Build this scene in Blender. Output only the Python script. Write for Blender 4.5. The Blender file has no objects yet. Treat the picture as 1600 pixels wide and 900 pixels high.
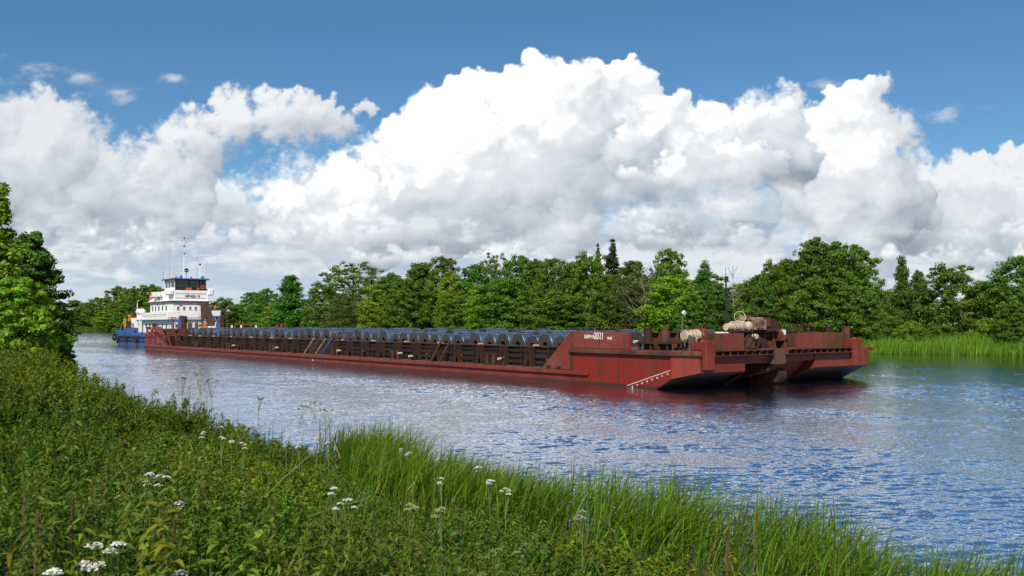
import bpy, math, random
import numpy as np
from mathutils import Vector, Matrix, Euler

# ------------------------------------------------------------------ camera, sky, sun, exposure
scene = bpy.context.scene
COL = scene.collection
FPX = 1400.0          # focal length in pixels of the 1600 px wide photograph
CAMZ = 3.5            # eye height above the river
cam_data = bpy.data.cameras.new('camera')
cam_data.sensor_width = 36.0
cam_data.lens = 36.0 * FPX / 1600.0
cam_data.shift_y = 58.0 / 1600.0
cam_data.clip_start = 0.1
cam_data.clip_end = 20000
cam_data.dof.use_dof = True
cam_data.dof.focus_distance = 60
cam_data.dof.aperture_fstop = 4.5
cam = bpy.data.objects.new('camera', cam_data)
COL.objects.link(cam)
cam.location = (0, 0, CAMZ)
cam.rotation_euler = (math.radians(90), 0, 0)
scene.camera = cam
scene.render.engine = 'CYCLES'
scene.view_settings.view_transform = 'Standard'
scene.view_settings.look = 'None'
scene.view_settings.gamma = 1.0
scene.view_settings.use_curve_mapping = False
scene.view_settings.exposure = 0.46
scene.cycles.use_denoising = True
scene.cycles.max_bounces = 6
scene.cycles.diffuse_bounces = 3
scene.cycles.glossy_bounces = 3
scene.cycles.transmission_bounces = 4
scene.cycles.transparent_max_bounces = 4
scene.cycles.caustics_reflective = False
scene.cycles.caustics_refractive = False

SUN_EL, SUN_AZ = 43.0, 194.0      # compass style: azimuth clockwise from +Y; behind the camera, a little left
sd = bpy.data.lights.new('sun', 'SUN')
sd.energy = 3.9
sd.angle = math.radians(0.5)
sd.color = (1.0, 0.94, 0.84)
sun = bpy.data.objects.new('sun', sd)
COL.objects.link(sun)
az = math.radians(SUN_AZ); el = math.radians(SUN_EL)
to_sun = Vector((math.sin(az) * math.cos(el), math.cos(az) * math.cos(el), math.sin(el)))
sun.rotation_euler = to_sun.to_track_quat('Z', 'Y').to_euler()
sun.location = (0, 0, 60)

# ---- cumulus field for the sky, computed on the tangent plane of the view towards +Y
def _hash(ix,iy,s):
    h=(ix.astype(np.int64)*374761393+iy.astype(np.int64)*668265263+s*982451653)&0xffffffff
    h=((h^(h>>13))*1274126177)&0xffffffff
    return ((h^(h>>16))&0xffffff).astype(np.float32)/16777215.0
def vnoise(x,y,s):
    ix=np.floor(x); iy=np.floor(y); fx=x-ix; fy=y-iy
    fx=fx*fx*fx*(fx*(fx*6-15)+10); fy=fy*fy*fy*(fy*(fy*6-15)+10)
    a=_hash(ix,iy,s); b=_hash(ix+1,iy,s); c=_hash(ix,iy+1,s); d=_hash(ix+1,iy+1,s)
    return (a*(1-fx)+b*fx)*(1-fy)+(c*(1-fx)+d*fx)*fy
def fbm(x,y,s,o=4,g=.5):
    t=0; a=1; n=0
    for k in range(o):
        t=t+a*vnoise(x,y,s+k*17); n+=a; a*=g; x=x*2.03+11.3; y=y*2.03+5.7
    return t/n
def puff(x,y,s):
    # rounded cell domes: 1 at a cell's middle, falling to 0 at its rim
    ix=np.floor(x); iy=np.floor(y); best=np.full(x.shape,9.0,np.float32)
    for dx in (-1,0,1):
        for dy in (-1,0,1):
            cx=ix+dx; cy=iy+dy
            px=cx+_hash(cx,cy,s); py=cy+_hash(cx,cy,s+7)
            d=(px-x)**2+(py-y)**2
            best=np.minimum(best,d)
    return 1-np.minimum(best,1.2)
def billow(x,y,s,o=4,g=.5):
    t=0; a=1; n=0
    for k in range(o):
        t=t+a*puff(x,y,s+k*31); n+=a; a*=g; x=x*2.1+3.1; y=y*2.1+7.9
    return t/n
def ss(a,b,x):
    t=np.clip((x-a)/(b-a),0,1); return t*t*(3-2*t)
CLOUDS=[ # (circles, billow scale px, tone, base y, grey amount, edge softness)
 dict(c=[(20,215,75),(60,180,52),(112,185,48),(140,215,40),(60,270,110),(170,290,90),(-80,230,120),(-160,300,150)],s=46,tone=.86,yb=360,soft=5,sh=.55),
 dict(c=[(1500,262,42),(1560,258,38),(1600,250,34),(1650,240,60),(1740,250,80),(1450,292,48),(1440,250,24),(1425,330,60),(1540,330,90),(1640,340,100),(1900,300,150)],s=40,tone=.9,yb=430,soft=4,sh=.5),
 dict(c=[(1310,150,32),(1352,140,35),(1378,118,14),(1300,200,62),(1376,192,46),(1410,205,26),(1340,270,90),(1270,290,60),(1400,300,62),(1330,360,90)],s=44,tone=.95,yb=420,soft=3,sh=.6),
 dict(c=[(270,204,32),(262,248,56),(318,208,48),(372,172,44),(425,168,44),(482,170,46),(524,182,36),(455,172,42),(575,158,14),(275,305,70),(215,315,58),(330,348,46),(170,345,45),(120,340,30)],s=48,tone=.9,yb=350,soft=4,sh=.65),
 dict(c=[(706,146,40),(745,140,42),(800,138,46),(858,128,44),(918,124,42),(972,112,36),(1002,135,36),(660,200,40),(612,205,34),(588,238,42),(545,276,38),(498,296,26),(458,300,24),(424,318,24),(700,260,130),(560,320,95),(850,230,130),(985,220,85),(1070,200,55),(1062,150,18),(1040,190,50),(450,330,50)],s=58,tone=1.0,yb=520,soft=3,sh=.5),
 dict(c=[(1120,190,42),(1175,176,44),(1222,152,26),(1215,190,45),(1150,265,95),(1060,268,55),(1010,300,52),(1225,250,50),(960,312,24),(1190,300,60)],s=52,tone=.96,yb=322,soft=4,sh=1.0),
 dict(c=[(880,248,28),(862,280,34),(800,296,34),(845,305,34),(765,310,24)],s=34,tone=.80,yb=335,soft=9,sh=.5),
 dict(c=[(938,170,20),(955,186,22),(928,206,24),(915,235,18)],s=30,tone=.84,yb=260,soft=8,sh=.4),
 dict(c=[(375,345,14),(398,340,16),(425,332,20),(452,338,15),(478,334,9)],s=30,tone=.74,yb=352,soft=7,sh=.5),
 dict(c=[(640,302,32),(690,306,30),(718,316,24),(612,310,20)],s=34,tone=.83,yb=340,soft=9,sh=.5),
]
_r=np.random.RandomState(5)
def _bank(y,ys,r0,r1,n,x0=-500,x1=2100):
    return [(_r.uniform(x0,x1),y+_r.uniform(-ys,ys),_r.uniform(r0,r1)) for _ in range(n)]
BACK=[dict(c=_bank(330,26,26,60,60),tone=.93,yb=400,soft=9,sh=.8,sq=1.5,fade=1)]
FRONT=[dict(c=_bank(372,10,14,34,46),tone=.94,yb=402,soft=8,sh=1.0,sq=1.9,fade=1),
 dict(c=_bank(404,9,9,26,50),tone=.95,yb=430,soft=8,sh=.9,sq=2.1,fade=1),
 dict(c=_bank(440,8,6,17,40),tone=.93,yb=458,soft=7,sh=.8,sq=2.5,fade=1)]
CLOUDS=BACK+CLOUDS+FRONT
for _c in CLOUDS: _c.setdefault('sq',1.0); _c.setdefault('fade',0)
def clouds(PX,PY):
    """colour (linear, white cloud = 1) and cover for directions given on the plane one unit ahead"""
    sh=PX.shape
    col=np.zeros(sh+(3,),np.float32); al=np.zeros(sh,np.float32)
    wx=(fbm(PX/60,PY/60,5,4)-.5)*26; wy=(fbm(PX/60,PY/60,9,4)-.5)*26
    def over(c,a):
        nonlocal col,al
        col=c*a[...,None]+col*(1-a[...,None]); al=a+al*(1-a)
    # thin veil and stratiform layers low down
    low=ss(250,400,PY)
    st=fbm(PX/170,PY/34,41,6,.55); st2=fbm(PX/90,PY/22,77,5,.55)
    veil=np.clip(ss(.22,.5,st+.35*low)*low,0,1)
    g=ss(.38,.62,st2)[...,None]
    c=(np.array([.50,.61,.74])*(1-g)+np.array([.80,.84,.90])*g).astype(np.float32)
    hz=ss(400,500,PY)[...,None]; c=c*(1-hz*.6)+np.array([.66,.76,.86],np.float32)*hz*.6
    over(c,veil*(1-.45*ss(420,505,PY)))
    # cirrus wisps high left and right
    w=fbm((PX+PY*.6)/60,PY/26,101,5,.6)
    reg=np.exp(-(((PX-20)/70)**2+((PY-100)/30)**2))+np.exp(-(((PX-125)/40)**2+((PY-118)/16)**2))*.6+np.exp(-(((PX-272)/28)**2+((PY-120)/12)**2))+np.exp(-(((PX-1470)/36)**2+((PY-182)/22)**2))+.6*np.exp(-(((PX-1570)/40)**2+((PY-168)/8)**2))+.8*np.exp(-(((PX-1270)/50)**2+((PY-130)/16)**2))+.7*np.exp(-(((PX-190)/40)**2+((PY-150)/20)**2))
    over(np.full(sh+(3,),.8,np.float32),ss(.38,.8,w*(.55+.5*reg))*ss(.1,.7,reg)*.75)
    x0=float(PX[0,0]); y0=float(PY[0,0]); dx=float(PX[0,1]-PX[0,0])
    rs=np.random.RandomState(12)
    H_,W_=sh
    def blur(A,r,n=2):
        r=max(1,int(round(r/dx)))
        for _ in range(n):
            for ax in (0,1):
                P=np.concatenate([np.repeat(np.take(A,[0],ax),r+1,ax),A,np.repeat(np.take(A,[-1],ax),r,ax)],ax)
                cs=np.cumsum(P,axis=ax,dtype=np.float64); n_=A.shape[ax]
                A=((np.take(cs,np.arange(2*r+1,2*r+1+n_),ax)-np.take(cs,np.arange(0,n_),ax))/(2*r+1)).astype(np.float32)
        return A
    wx=(fbm(PX/70,PY/70,5,3)-.5)*26+(fbm(PX/22,PY/22,6,5,.62)-.5)*24; wy=(fbm(PX/70,PY/70,9,3)-.5)*26+(fbm(PX/22,PY/22,19,5,.62)-.5)*24
    Lx,Ly,Lz=-.40,-.62,.67
    softmap=fbm(PX/110,PY/110,404,3)
    for i,C in enumerate(CLOUDS):
        Z=np.full(sh,-60.,np.float32); S=np.full(sh,-60.,np.float32)
        circ=[(cx,cy+(.20*r+6 if C['sq']==1 else 0),r*(.92 if C['sq']==1 else 1),0.) for cx,cy,r in C['c']]
        lv=circ
        for lev,(nk,fr) in enumerate(((10,.46),(8,.44),(6,.42))):
            nx=[]
            for cx,cy,r,cz in lv:
                if r*fr<3.2: continue
                for q in range(nk):
                    a_=rs.uniform(0,2*math.pi); e_=math.acos(rs.uniform(.05,1)); rr=r*fr*rs.uniform(.6,1.15)
                    if math.sin(a_)>.5 and rs.rand()<.6: a_=-a_
                    q_=r*.88
                    nx.append((cx+q_*math.sin(e_)*math.cos(a_),cy+q_*math.sin(e_)*math.sin(a_),rr,cz+q_*math.cos(e_)))
            circ=circ+nx; lv=nx
        for cx,cy,r,cz in circ:
            m=r+22
            a0=max(0,int((cx-m-x0)/dx)); a1=min(W_,int((cx+m-x0)/dx)+2); b0=max(0,int((cy-m-y0)/dx)); b1=min(H_,int((cy+m-y0)/dx)+2)
            if a0>=a1 or b0>=b1: continue
            d2=(PX[b0:b1,a0:a1]+wx[b0:b1,a0:a1]-cx)**2+((PY[b0:b1,a0:a1]+wy[b0:b1,a0:a1]*(.5 if C['sq']>1 else 1)-cy)*C['sq'])**2
            ins=r*r-d2
            z=np.where(ins>0,cz+np.sqrt(np.maximum(ins,0)),-60)
            Z[b0:b1,a0:a1]=np.maximum(Z[b0:b1,a0:a1],z)
            S[b0:b1,a0:a1]=np.maximum(S[b0:b1,a0:a1],r-np.sqrt(d2))
        f=fbm(PX/13,PY/11,900+i,5,.62)-.5
        soft=C['soft']*(.7+3.6*ss(.42,.72,softmap))
        S2=blur(S,1.8,2)+f*(7+1.6*soft)
        a=ss(-soft*.6,soft*1.1,S2)
        Zc=np.maximum(Z,-8)
        Zs=blur(Zc,3.0,2)*.34+blur(Zc,9,2)*.66
        gy,gx=np.gradient(Zs,dx)
        gx=np.clip(gx,-2.2,2.2); gy=np.clip(gy,-2.2,2.2)
        n=np.sqrt(gx*gx+gy*gy+1.2)
        lam=(-gx*Lx-gy*Ly+Lz)/n
        Zb=blur(Zc,11,2); Zbb=blur(Zc,34,2)
        conv=np.clip((Zc-Zb)/22,-1,1)*.5+np.clip((Zc-Zbb)/60,-1,1)*.5
        gy,gx=np.gradient(Zbb,dx); n=np.sqrt(gx*gx+gy*gy+1); lam2=(-gx*Lx-gy*Ly+Lz)/n
        ymin=min(c[1]-c[2] for c in C['c'])
        hgt=np.clip((PY-ymin)/(C['yb']-ymin),0,1.2)
        big=fbm(PX/120,PY/80,1200+i*9,4)
        mid=fbm(PX/46,PY/34,1300+i*9,4)
        shade=C['sh']*(hgt**1.8)*(.2+1.3*ss(.3,.75,big))
        v=.90+.17*(lam-.62)+.26*(lam2-.55)+.085*conv-.44*shade*ss(.15,.85,hgt)+(.10+.20*hgt)*(mid-.5)+.20*(big-.5)+.10*f
        v=np.clip(v,.40,1.02)*C['tone']
        t=np.clip((1-v)*1.7,0,1)[...,None]
        v=v*(1+.16*ss(.88,1.02,v))
        cc=v[...,None]*(np.array([1,1,1])*(1-t)+np.array([.76,.92,1.10])*t)
        a=a*(1-ss(C['yb']-50+30*C['fade'],C['yb']+(40 if not C['fade'] else 8),PY+(big-.5)*(110 if not C['fade'] else 30)+(mid-.5)*(40 if not C['fade'] else 16)))*(1-C['fade']*.35*(1-ss(.35,.6,softmap)))
        if C['yb']<345: a=a*(1-ss(C['yb']-10,C['yb']+14,PY+f*16+(big-.5)*60+(mid-.5)*24))
        over(cc.astype(np.float32),a.astype(np.float32))
    # foreground low banks crossing everything
    lo=fbm(PX/120+3,PY/30,61,6,.55); bank=ss(.47,.66,lo)*ss(300,350,PY)*(1-ss(430,500,PY))
    g=ss(.4,.7,fbm(PX/70,PY/20+4,66,5))[...,None]
    over((np.array([.52,.62,.73])*(1-g)+np.array([.90,.92,.94])*g).astype(np.float32),bank*.35)
    return col,al

SKY_X0, SKY_X1, SKY_Y0, SKY_Y1, SKY_D = -560.0, 2160.0, -20.0, 516.0, 1.5
_gx, _gy = np.meshgrid(np.arange(SKY_X0, SKY_X1, SKY_D, dtype=np.float32), np.arange(SKY_Y0, SKY_Y1, SKY_D, dtype=np.float32))
_cc, _ca = clouds(_gx, _gy)
_side = ss(SKY_X0, SKY_X0 + 200, _gx) * (1 - ss(SKY_X1 - 200, SKY_X1 - 2, _gx))
_cc = _cc * _side[..., None]; _ca = _ca * _side
_h, _w = _ca.shape
_px = np.empty((_h, _w, 4), np.float32)
_px[..., :3] = _cc; _px[..., 3] = _ca
img = bpy.data.images.new('cloud_field', _w, _h, alpha=True, float_buffer=True)
img.colorspace_settings.name = 'Non-Color'
img.alpha_mode = 'CHANNEL_PACKED'
img.pixels.foreach_set(np.ascontiguousarray(_px[::-1]).ravel())
img.update(); img.pack()

world = bpy.data.worlds.new('World')
scene.world = world
world.use_nodes = True
wn, wl = world.node_tree.nodes, world.node_tree.links
wn.clear()
def W(t, **k):
    n = wn.new(t)
    for a, b in k.items(): setattr(n, a, b)
    return n
def wmath(op, a, b=None, clamp=False):
    n = wn.new('ShaderNodeMath'); n.operation = op; n.use_clamp = clamp
    for i, v in enumerate((a, b)):
        if v is None: continue
        if isinstance(v, (int, float)): n.inputs[i].default_value = v
        else: wl.new(v, n.inputs[i])
    return n.outputs[0]
out = W('ShaderNodeOutputWorld')
bg_sky = W('ShaderNodeBackground'); bg_cl = W('ShaderNodeBackground'); addsh = W('ShaderNodeAddShader')
sky = W('ShaderNodeTexSky')
sky.sky_type = 'NISHITA'; sky.sun_disc = False
sky.sun_elevation = math.radians(SUN_EL); sky.sun_rotation = math.radians(SUN_AZ)
sky.altitude = 100; sky.air_density = 1.0; sky.dust_density = 0.3; sky.ozone_density = 4.0
SKY_STRENGTH = 0.064
CLOUD_LIGHT = 0.70
tc = W('ShaderNodeTexCoord'); sep = W('ShaderNodeSeparateXYZ'); wl.new(tc.outputs['Generated'], sep.inputs[0])
ysafe = wmath('MAXIMUM', sep.outputs[1], 0.02)
uu = wmath('DIVIDE', sep.outputs[0], ysafe); vv = wmath('DIVIDE', sep.outputs[2], ysafe)
U = wmath('DIVIDE', wmath('SUBTRACT', wmath('MULTIPLY', uu, FPX), SKY_X0 - 800.0), SKY_D * _w)
V = wmath('DIVIDE', wmath('ADD', wmath('MULTIPLY', vv, FPX), SKY_Y0 + SKY_D * _h - 508.0), SKY_D * _h)
comb = W('ShaderNodeCombineXYZ'); wl.new(U, comb.inputs[0]); wl.new(V, comb.inputs[1])
it = W('ShaderNodeTexImage', image=img, extension='CLIP', interpolation='Linear'); wl.new(comb.outputs[0], it.inputs[0])
front = wmath('GREATER_THAN', sep.outputs[1], 0.03)
a_front = wmath('MULTIPLY', it.outputs['Alpha'], front)
c_front = W('ShaderNodeVectorMath', operation='SCALE'); wl.new(it.outputs['Color'], c_front.inputs[0]); wl.new(front, c_front.inputs['Scale'])
# ordinary broken cloud for the rest of the sky (behind and beside the viewpoint)
mp = W('ShaderNodeMapping'); mp.inputs['Scale'].default_value = (1, 1, 2.4); wl.new(tc.outputs['Generated'], mp.inputs[0])
nz = W('ShaderNodeTexNoise'); nz.inputs['Scale'].default_value = 2.6; nz.inputs['Detail'].default_value = 6; wl.new(mp.outputs[0], nz.inputs[0])
mr = W('ShaderNodeMapRange', interpolation_type='SMOOTHSTEP'); mr.inputs[1].default_value = .50; mr.inputs[2].default_value = .62; wl.new(nz.outputs[0], mr.inputs[0])
side = W('ShaderNodeMapRange', interpolation_type='SMOOTHSTEP'); side.inputs[1].default_value = .72; side.inputs[2].default_value = .45; wl.new(sep.outputs[1], side.inputs[0])
a_back = wmath('MULTIPLY', wmath('MULTIPLY', mr.outputs[0], side.outputs[0]), wmath('GREATER_THAN', sep.outputs[2], 0.0))
a_back = wmath('MULTIPLY', a_back, wmath('SUBTRACT', 1.0, a_front))
c_back = W('ShaderNodeVectorMath', operation='SCALE'); c_back.inputs[0].default_value = (.86, .88, .92); wl.new(a_back, c_back.inputs['Scale'])
csum = W('ShaderNodeVectorMath', operation='ADD'); wl.new(c_front.outputs[0], csum.inputs[0]); wl.new(c_back.outputs[0], csum.inputs[1])
atot = wmath('ADD', a_front, a_back, True)
inv = wmath('SUBTRACT', 1.0, atot)
skm = W('ShaderNodeVectorMath', operation='SCALE'); tint = W('ShaderNodeVectorMath', operation='MULTIPLY'); tint.inputs[1].default_value = (.68, .98, 1.10); wl.new(sky.outputs[0], tint.inputs[0]); wl.new(tint.outputs[0], skm.inputs[0]); wl.new(inv, skm.inputs['Scale'])
wl.new(skm.outputs[0], bg_sky.inputs[0]); bg_sky.inputs[1].default_value = SKY_STRENGTH
wl.new(csum.outputs[0], bg_cl.inputs[0]); bg_cl.inputs[1].default_value = CLOUD_LIGHT
wl.new(bg_sky.outputs[0], addsh.inputs[0]); wl.new(bg_cl.outputs[0], addsh.inputs[1]); wl.new(addsh.outputs[0], out.inputs[0])

# ------------------------------------------------------------------ helpers
def link(o, parent=None):
    COL.objects.link(o)
    if parent is not None: o.parent = parent
    return o
def tag(o, label=None, cat=None, group=None, kind=None):
    if label: o['label'] = label
    if cat: o['category'] = cat
    if group: o['group'] = group
    if kind: o['kind'] = kind
    return o
def thing(name, label, cat, loc=(0, 0, 0), rz=0.0, group=None):
    o = bpy.data.objects.new(name, None); COL.objects.link(o)
    o.location = loc; o.rotation_euler = (0, 0, rz); o.empty_display_size = .3
    return tag(o, label, cat, group)

class MB:
    """collects simple solids; build() links them as one mesh object"""
    def __init__(s): s.v = []; s.f = []; s.m = []; s.mi = 0
    def add(s, vs, fs):
        b = len(s.v); s.v += [tuple(v) for v in vs]
        for f in fs: s.f.append([b + i for i in f]); s.m.append(s.mi)
        return s
    def box(s, x0, x1, y0, y1, z0, z1):
        return s.add([(x0,y0,z0),(x1,y0,z0),(x1,y1,z0),(x0,y1,z0),(x0,y0,z1),(x1,y0,z1),(x1,y1,z1),(x0,y1,z1)],
                     [(0,3,2,1),(4,5,6,7),(0,1,5,4),(1,2,6,5),(2,3,7,6),(3,0,4,7)])
    def cyl(s, p0, p1, r0, r1=None, n=12, caps=True):
        r1 = r0 if r1 is None else r1
        p0 = Vector(p0); p1 = Vector(p1); d = (p1 - p0).normalized()
        a = Vector((0, 0, 1)) if abs(d.z) < .9 else Vector((1, 0, 0))
        x = d.cross(a).normalized(); y = d.cross(x)
        vs = []
        for p, r in ((p0, r0), (p1, r1)):
            for i in range(n):
                t = 2 * math.pi * i / n; vs.append(p + x * (r * math.cos(t)) + y * (r * math.sin(t)))
        fs = [(i, (i + 1) % n, n + (i + 1) % n, n + i) for i in range(n)]
        if caps: fs += [tuple(range(n - 1, -1, -1)), tuple(range(n, 2 * n))]
        return s.add(vs, fs)
    def tube(s, pts, r, n=6):
        for a, b in zip(pts[:-1], pts[1:]): s.cyl(a, b, r, r, n)
        return s
    def ring(s, c, axis, R, r, n=24, m=8):
        c = Vector(c); d = Vector(axis).normalized(); a = Vector((0, 0, 1)) if abs(d.z) < .9 else Vector((1, 0, 0))
        x = d.cross(a).normalized(); y = d.cross(x); vs = []; fs = []
        for i in range(n):
            t = 2 * math.pi * i / n; e = x * math.cos(t) + y * math.sin(t)
            for j in range(m):
                q = 2 * math.pi * j / m; vs.append(c + e * (R + r * math.cos(q)) + d * (r * math.sin(q)))
        for i in range(n):
            for j in range(m):
                fs.append((i * m + j, ((i + 1) % n) * m + j, ((i + 1) % n) * m + (j + 1) % m, i * m + (j + 1) % m))
        return s.add(vs, fs)
    def ball(s, c, r, sx=1, sy=1, sz=1, n=12, m=8):
        vs = [(c[0], c[1], c[2] + r * sz)]
        for j in range(1, m):
            p = math.pi * j / m
            for i in range(n):
                t = 2 * math.pi * i / n
                vs.append((c[0] + r * sx * math.sin(p) * math.cos(t), c[1] + r * sy * math.sin(p) * math.sin(t), c[2] + r * sz * math.cos(p)))
        vs.append((c[0], c[1], c[2] - r * sz)); fs = [(0, 1 + i, 1 + (i + 1) % n) for i in range(n)]
        for j in range(m - 2):
            for i in range(n):
                fs.append((1 + j * n + i, 1 + (j + 1) * n + i, 1 + (j + 1) * n + (i + 1) % n, 1 + j * n + (i + 1) % n))
        L = len(vs) - 1; b = 1 + (m - 2) * n
        fs += [(L, b + (i + 1) % n, b + i) for i in range(n)]
        return s.add(vs, fs)
    def prism(s, poly, plane, c0, c1):
        """poly: 2-D outline; plane 'xz' extrudes along y, 'xy' along z, 'yz' along x"""
        def P(p, c): return {'xz': (p[0], c, p[1]), 'xy': (p[0], p[1], c), 'yz': (c, p[0], p[1])}[plane]
        n = len(poly)
        return s.add([P(p, c0) for p in poly] + [P(p, c1) for p in poly],
                     [tuple(range(n)), tuple(range(2 * n - 1, n - 1, -1))] + [(i, n + i, n + (i + 1) % n, (i + 1) % n) for i in range(n)])
    def build(s, name, mats, parent=None, smooth=False, bevel=0.0, loc=None, sharp=40):
        me = bpy.data.meshes.new(name)
        me.from_pydata(s.v, [], s.f)
        if not isinstance(mats, (list, tuple)): mats = [mats]
        for m in mats: me.materials.append(m)
        if len(mats) > 1: me.polygons.foreach_set('material_index', s.m)
        import bmesh
        bm = bmesh.new(); bm.from_mesh(me); bmesh.ops.recalc_face_normals(bm, faces=bm.faces); bm.to_mesh(me); bm.free()
        if smooth:
            me.polygons.foreach_set('use_smooth', [True] * len(me.polygons))
            me.set_sharp_from_angle(angle=math.radians(sharp))
        me.update()
        o = bpy.data.objects.new(name, me); link(o, parent)
        if loc: o.location = loc
        if bevel:
            b = o.modifiers.new('bevel', 'BEVEL'); b.width = bevel; b.segments = 1; b.limit_method = 'ANGLE'
        return o

def copy_tree(o, parent=None):
    c = o.copy(); COL.objects.link(c)
    if parent is not None: c.parent = parent
    for ch in list(o.children): copy_tree(ch, c)
    return c
def dup(o, parent, loc):
    c = o.copy(); COL.objects.link(c); c.parent = parent; c.location = loc
    for ch in list(o.children):
        k = ch.copy(); COL.objects.link(k); k.parent = c
    return c

def fast_mesh(name, V, F, mat, tint=None, smooth=False):
    """V (n,3) and quads F (m,4) or triangles (m,3) from numpy arrays"""
    me = bpy.data.meshes.new(name)
    k = F.shape[1]
    me.vertices.add(len(V)); me.vertices.foreach_set('co', np.asarray(V, np.float32).ravel())
    me.loops.add(F.size); me.loops.foreach_set('vertex_index', np.asarray(F, np.int32).ravel())
    me.polygons.add(len(F)); me.polygons.foreach_set('loop_start', np.arange(0, F.size, k, dtype=np.int32))
    me.polygons.foreach_set('loop_total', np.full(len(F), k, np.int32))
    if smooth: me.polygons.foreach_set('use_smooth', np.ones(len(F), bool))
    me.update(calc_edges=True)
    if tint is not None:
        at = me.attributes.new('tint', 'FLOAT_COLOR', 'POINT')
        c = np.ones((len(V), 4), np.float32); c[:, :3] = tint
        at.data.foreach_set('color', c.ravel())
    me.materials.append(mat)
    return me

# ------------------------------------------------------------------ materials
class NT:
    def __init__(s, name):
        s.mat = bpy.data.materials.new(name); s.mat.use_nodes = True
        s.t = s.mat.node_tree; s.n = s.t.nodes; s.l = s.t.links; s.n.clear()
        s.out = s.n.new('ShaderNodeOutputMaterial')
    def node(s, t, **k):
        n = s.n.new(t)
        for a, b in k.items(): setattr(n, a, b)
        return n
    def pos(s, scale=(1, 1, 1), which='Object'):
        tc = s.n.new('ShaderNodeTexCoord'); m = s.n.new('ShaderNodeMapping'); m.inputs['Scale'].default_value = scale
        s.l.new(tc.outputs[which], m.inputs[0]); return m.outputs[0]
    def noise(s, vec, scale, detail=4, rough=.55, dist=0):
        n = s.n.new('ShaderNodeTexNoise'); s.l.new(vec, n.inputs['Vector'])
        n.inputs['Scale'].default_value = scale; n.inputs['Detail'].default_value = detail; n.inputs['Roughness'].default_value = rough; n.inputs['Distortion'].default_value = dist
        return n.outputs[0]
    def ramp(s, f, a, b, smooth=True):
        n = s.n.new('ShaderNodeMapRange'); n.interpolation_type = 'SMOOTHSTEP' if smooth else 'LINEAR'
        n.inputs[1].default_value = a; n.inputs[2].default_value = b; s.l.new(f, n.inputs[0]); return n.outputs[0]
    def math(s, op, a, b=None, clamp=False):
        n = s.n.new('ShaderNodeMath'); n.operation = op; n.use_clamp = clamp
        for i, v in enumerate((a, b)):
            if v is None: continue
            if isinstance(v, (int, float)): n.inputs[i].default_value = v
            else: s.l.new(v, n.inputs[i])
        return n.outputs[0]
    def mix(s, f, a, b):
        n = s.n.new('ShaderNodeMix'); n.data_type = 'RGBA'
        for sock, v in ((n.inputs[0], f), (n.inputs[6], a), (n.inputs[7], b)):
            if isinstance(v, (int, float)): sock.default_value = v
            elif isinstance(v, tuple): sock.default_value = (*v, 1)
            else: s.l.new(v, sock)
        return n.outputs[2]
    def bsdf(s, col, rough=.5, metal=0, bump=None, bdist=.01, bstr=1, spec=.5):
        b = s.n.new('ShaderNodeBsdfPrincipled')
        for k, v in (('Base Color', col), ('Roughness', rough), ('Metallic', metal)):
            if isinstance(v, tuple): b.inputs[k].default_value = (*v, 1)
            elif isinstance(v, (int, float)): b.inputs[k].default_value = v
            else: s.l.new(v, b.inputs[k])
        b.inputs['Specular IOR Level'].default_value = spec
        if bump is not None:
            bn = s.n.new('ShaderNodeBump'); bn.inputs['Distance'].default_value = bdist; bn.inputs['Strength'].default_value = bstr
            s.l.new(bump, bn.inputs['Height']); s.l.new(bn.outputs[0], b.inputs['Normal'])
        s.l.new(b.outputs[0], s.out.inputs[0]); return b

def paint(name, col, worn, dark=None, amount=.5, rough=.5, streak=.4, metal=0, scale=1.0, bump=.012, wet=False):
    """weathered paint: patches of a worn colour, vertical streaks of grime, fine chips"""
    m = NT(name)
    p = m.pos(); ps = m.pos((1.6, 1.6, .28))
    dark = dark or tuple(c * .45 for c in col)
    n1 = m.noise(p, .55 * scale, 6, .62); n2 = m.noise(p, 3.2 * scale, 7, .7, .4); st = m.noise(ps, 1.7 * scale, 6, .65); fine = m.noise(p, 24 * scale, 3, .6)
    c = m.mix(m.math('MULTIPLY', m.ramp(n1, .44, .60), amount), col, worn)
    c = m.mix(m.math('MULTIPLY', m.ramp(st, .49, .64), streak), c, dark)
    c = m.mix(m.math('MULTIPLY', m.ramp(n2, .57, .68), min(1, amount * 1.5)), c, worn)
    c = m.mix(m.math('MULTIPLY', fine, .25), c, dark)
    r = m.math('ADD', m.math('MULTIPLY', n2, .25), rough - .12)
    big_ = m.noise(p, .16 * scale, 3, .5); c = m.mix(m.math('MULTIPLY', m.ramp(big_, .42, .62), amount * .5), c, worn)
    drip = m.noise(m.pos((3.2, 3.2, .12)), 1.3 * scale, 4, .7); c = m.mix(m.math('MULTIPLY', m.ramp(drip, .56, .66), streak * 1.1), c, tuple(min(1, q * .8) for q in dark))
    if wet:
        sz = m.node('ShaderNodeSeparateXYZ'); m.l.new(m.pos(), sz.inputs[0]); zz = m.math('ADD', sz.outputs[2], m.math('MULTIPLY', n2, -.22)); c = m.mix(m.math('MULTIPLY', m.ramp(zz, .10, -.02), .8), c, (.03, .022, .016))
    h = m.math('ADD', m.math('MULTIPLY', n1, 1.0), m.math('MULTIPLY', n2, .25))
    m.bsdf(c, r, metal, h, bump * 4, .6, .28)
    return m.mat

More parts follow.
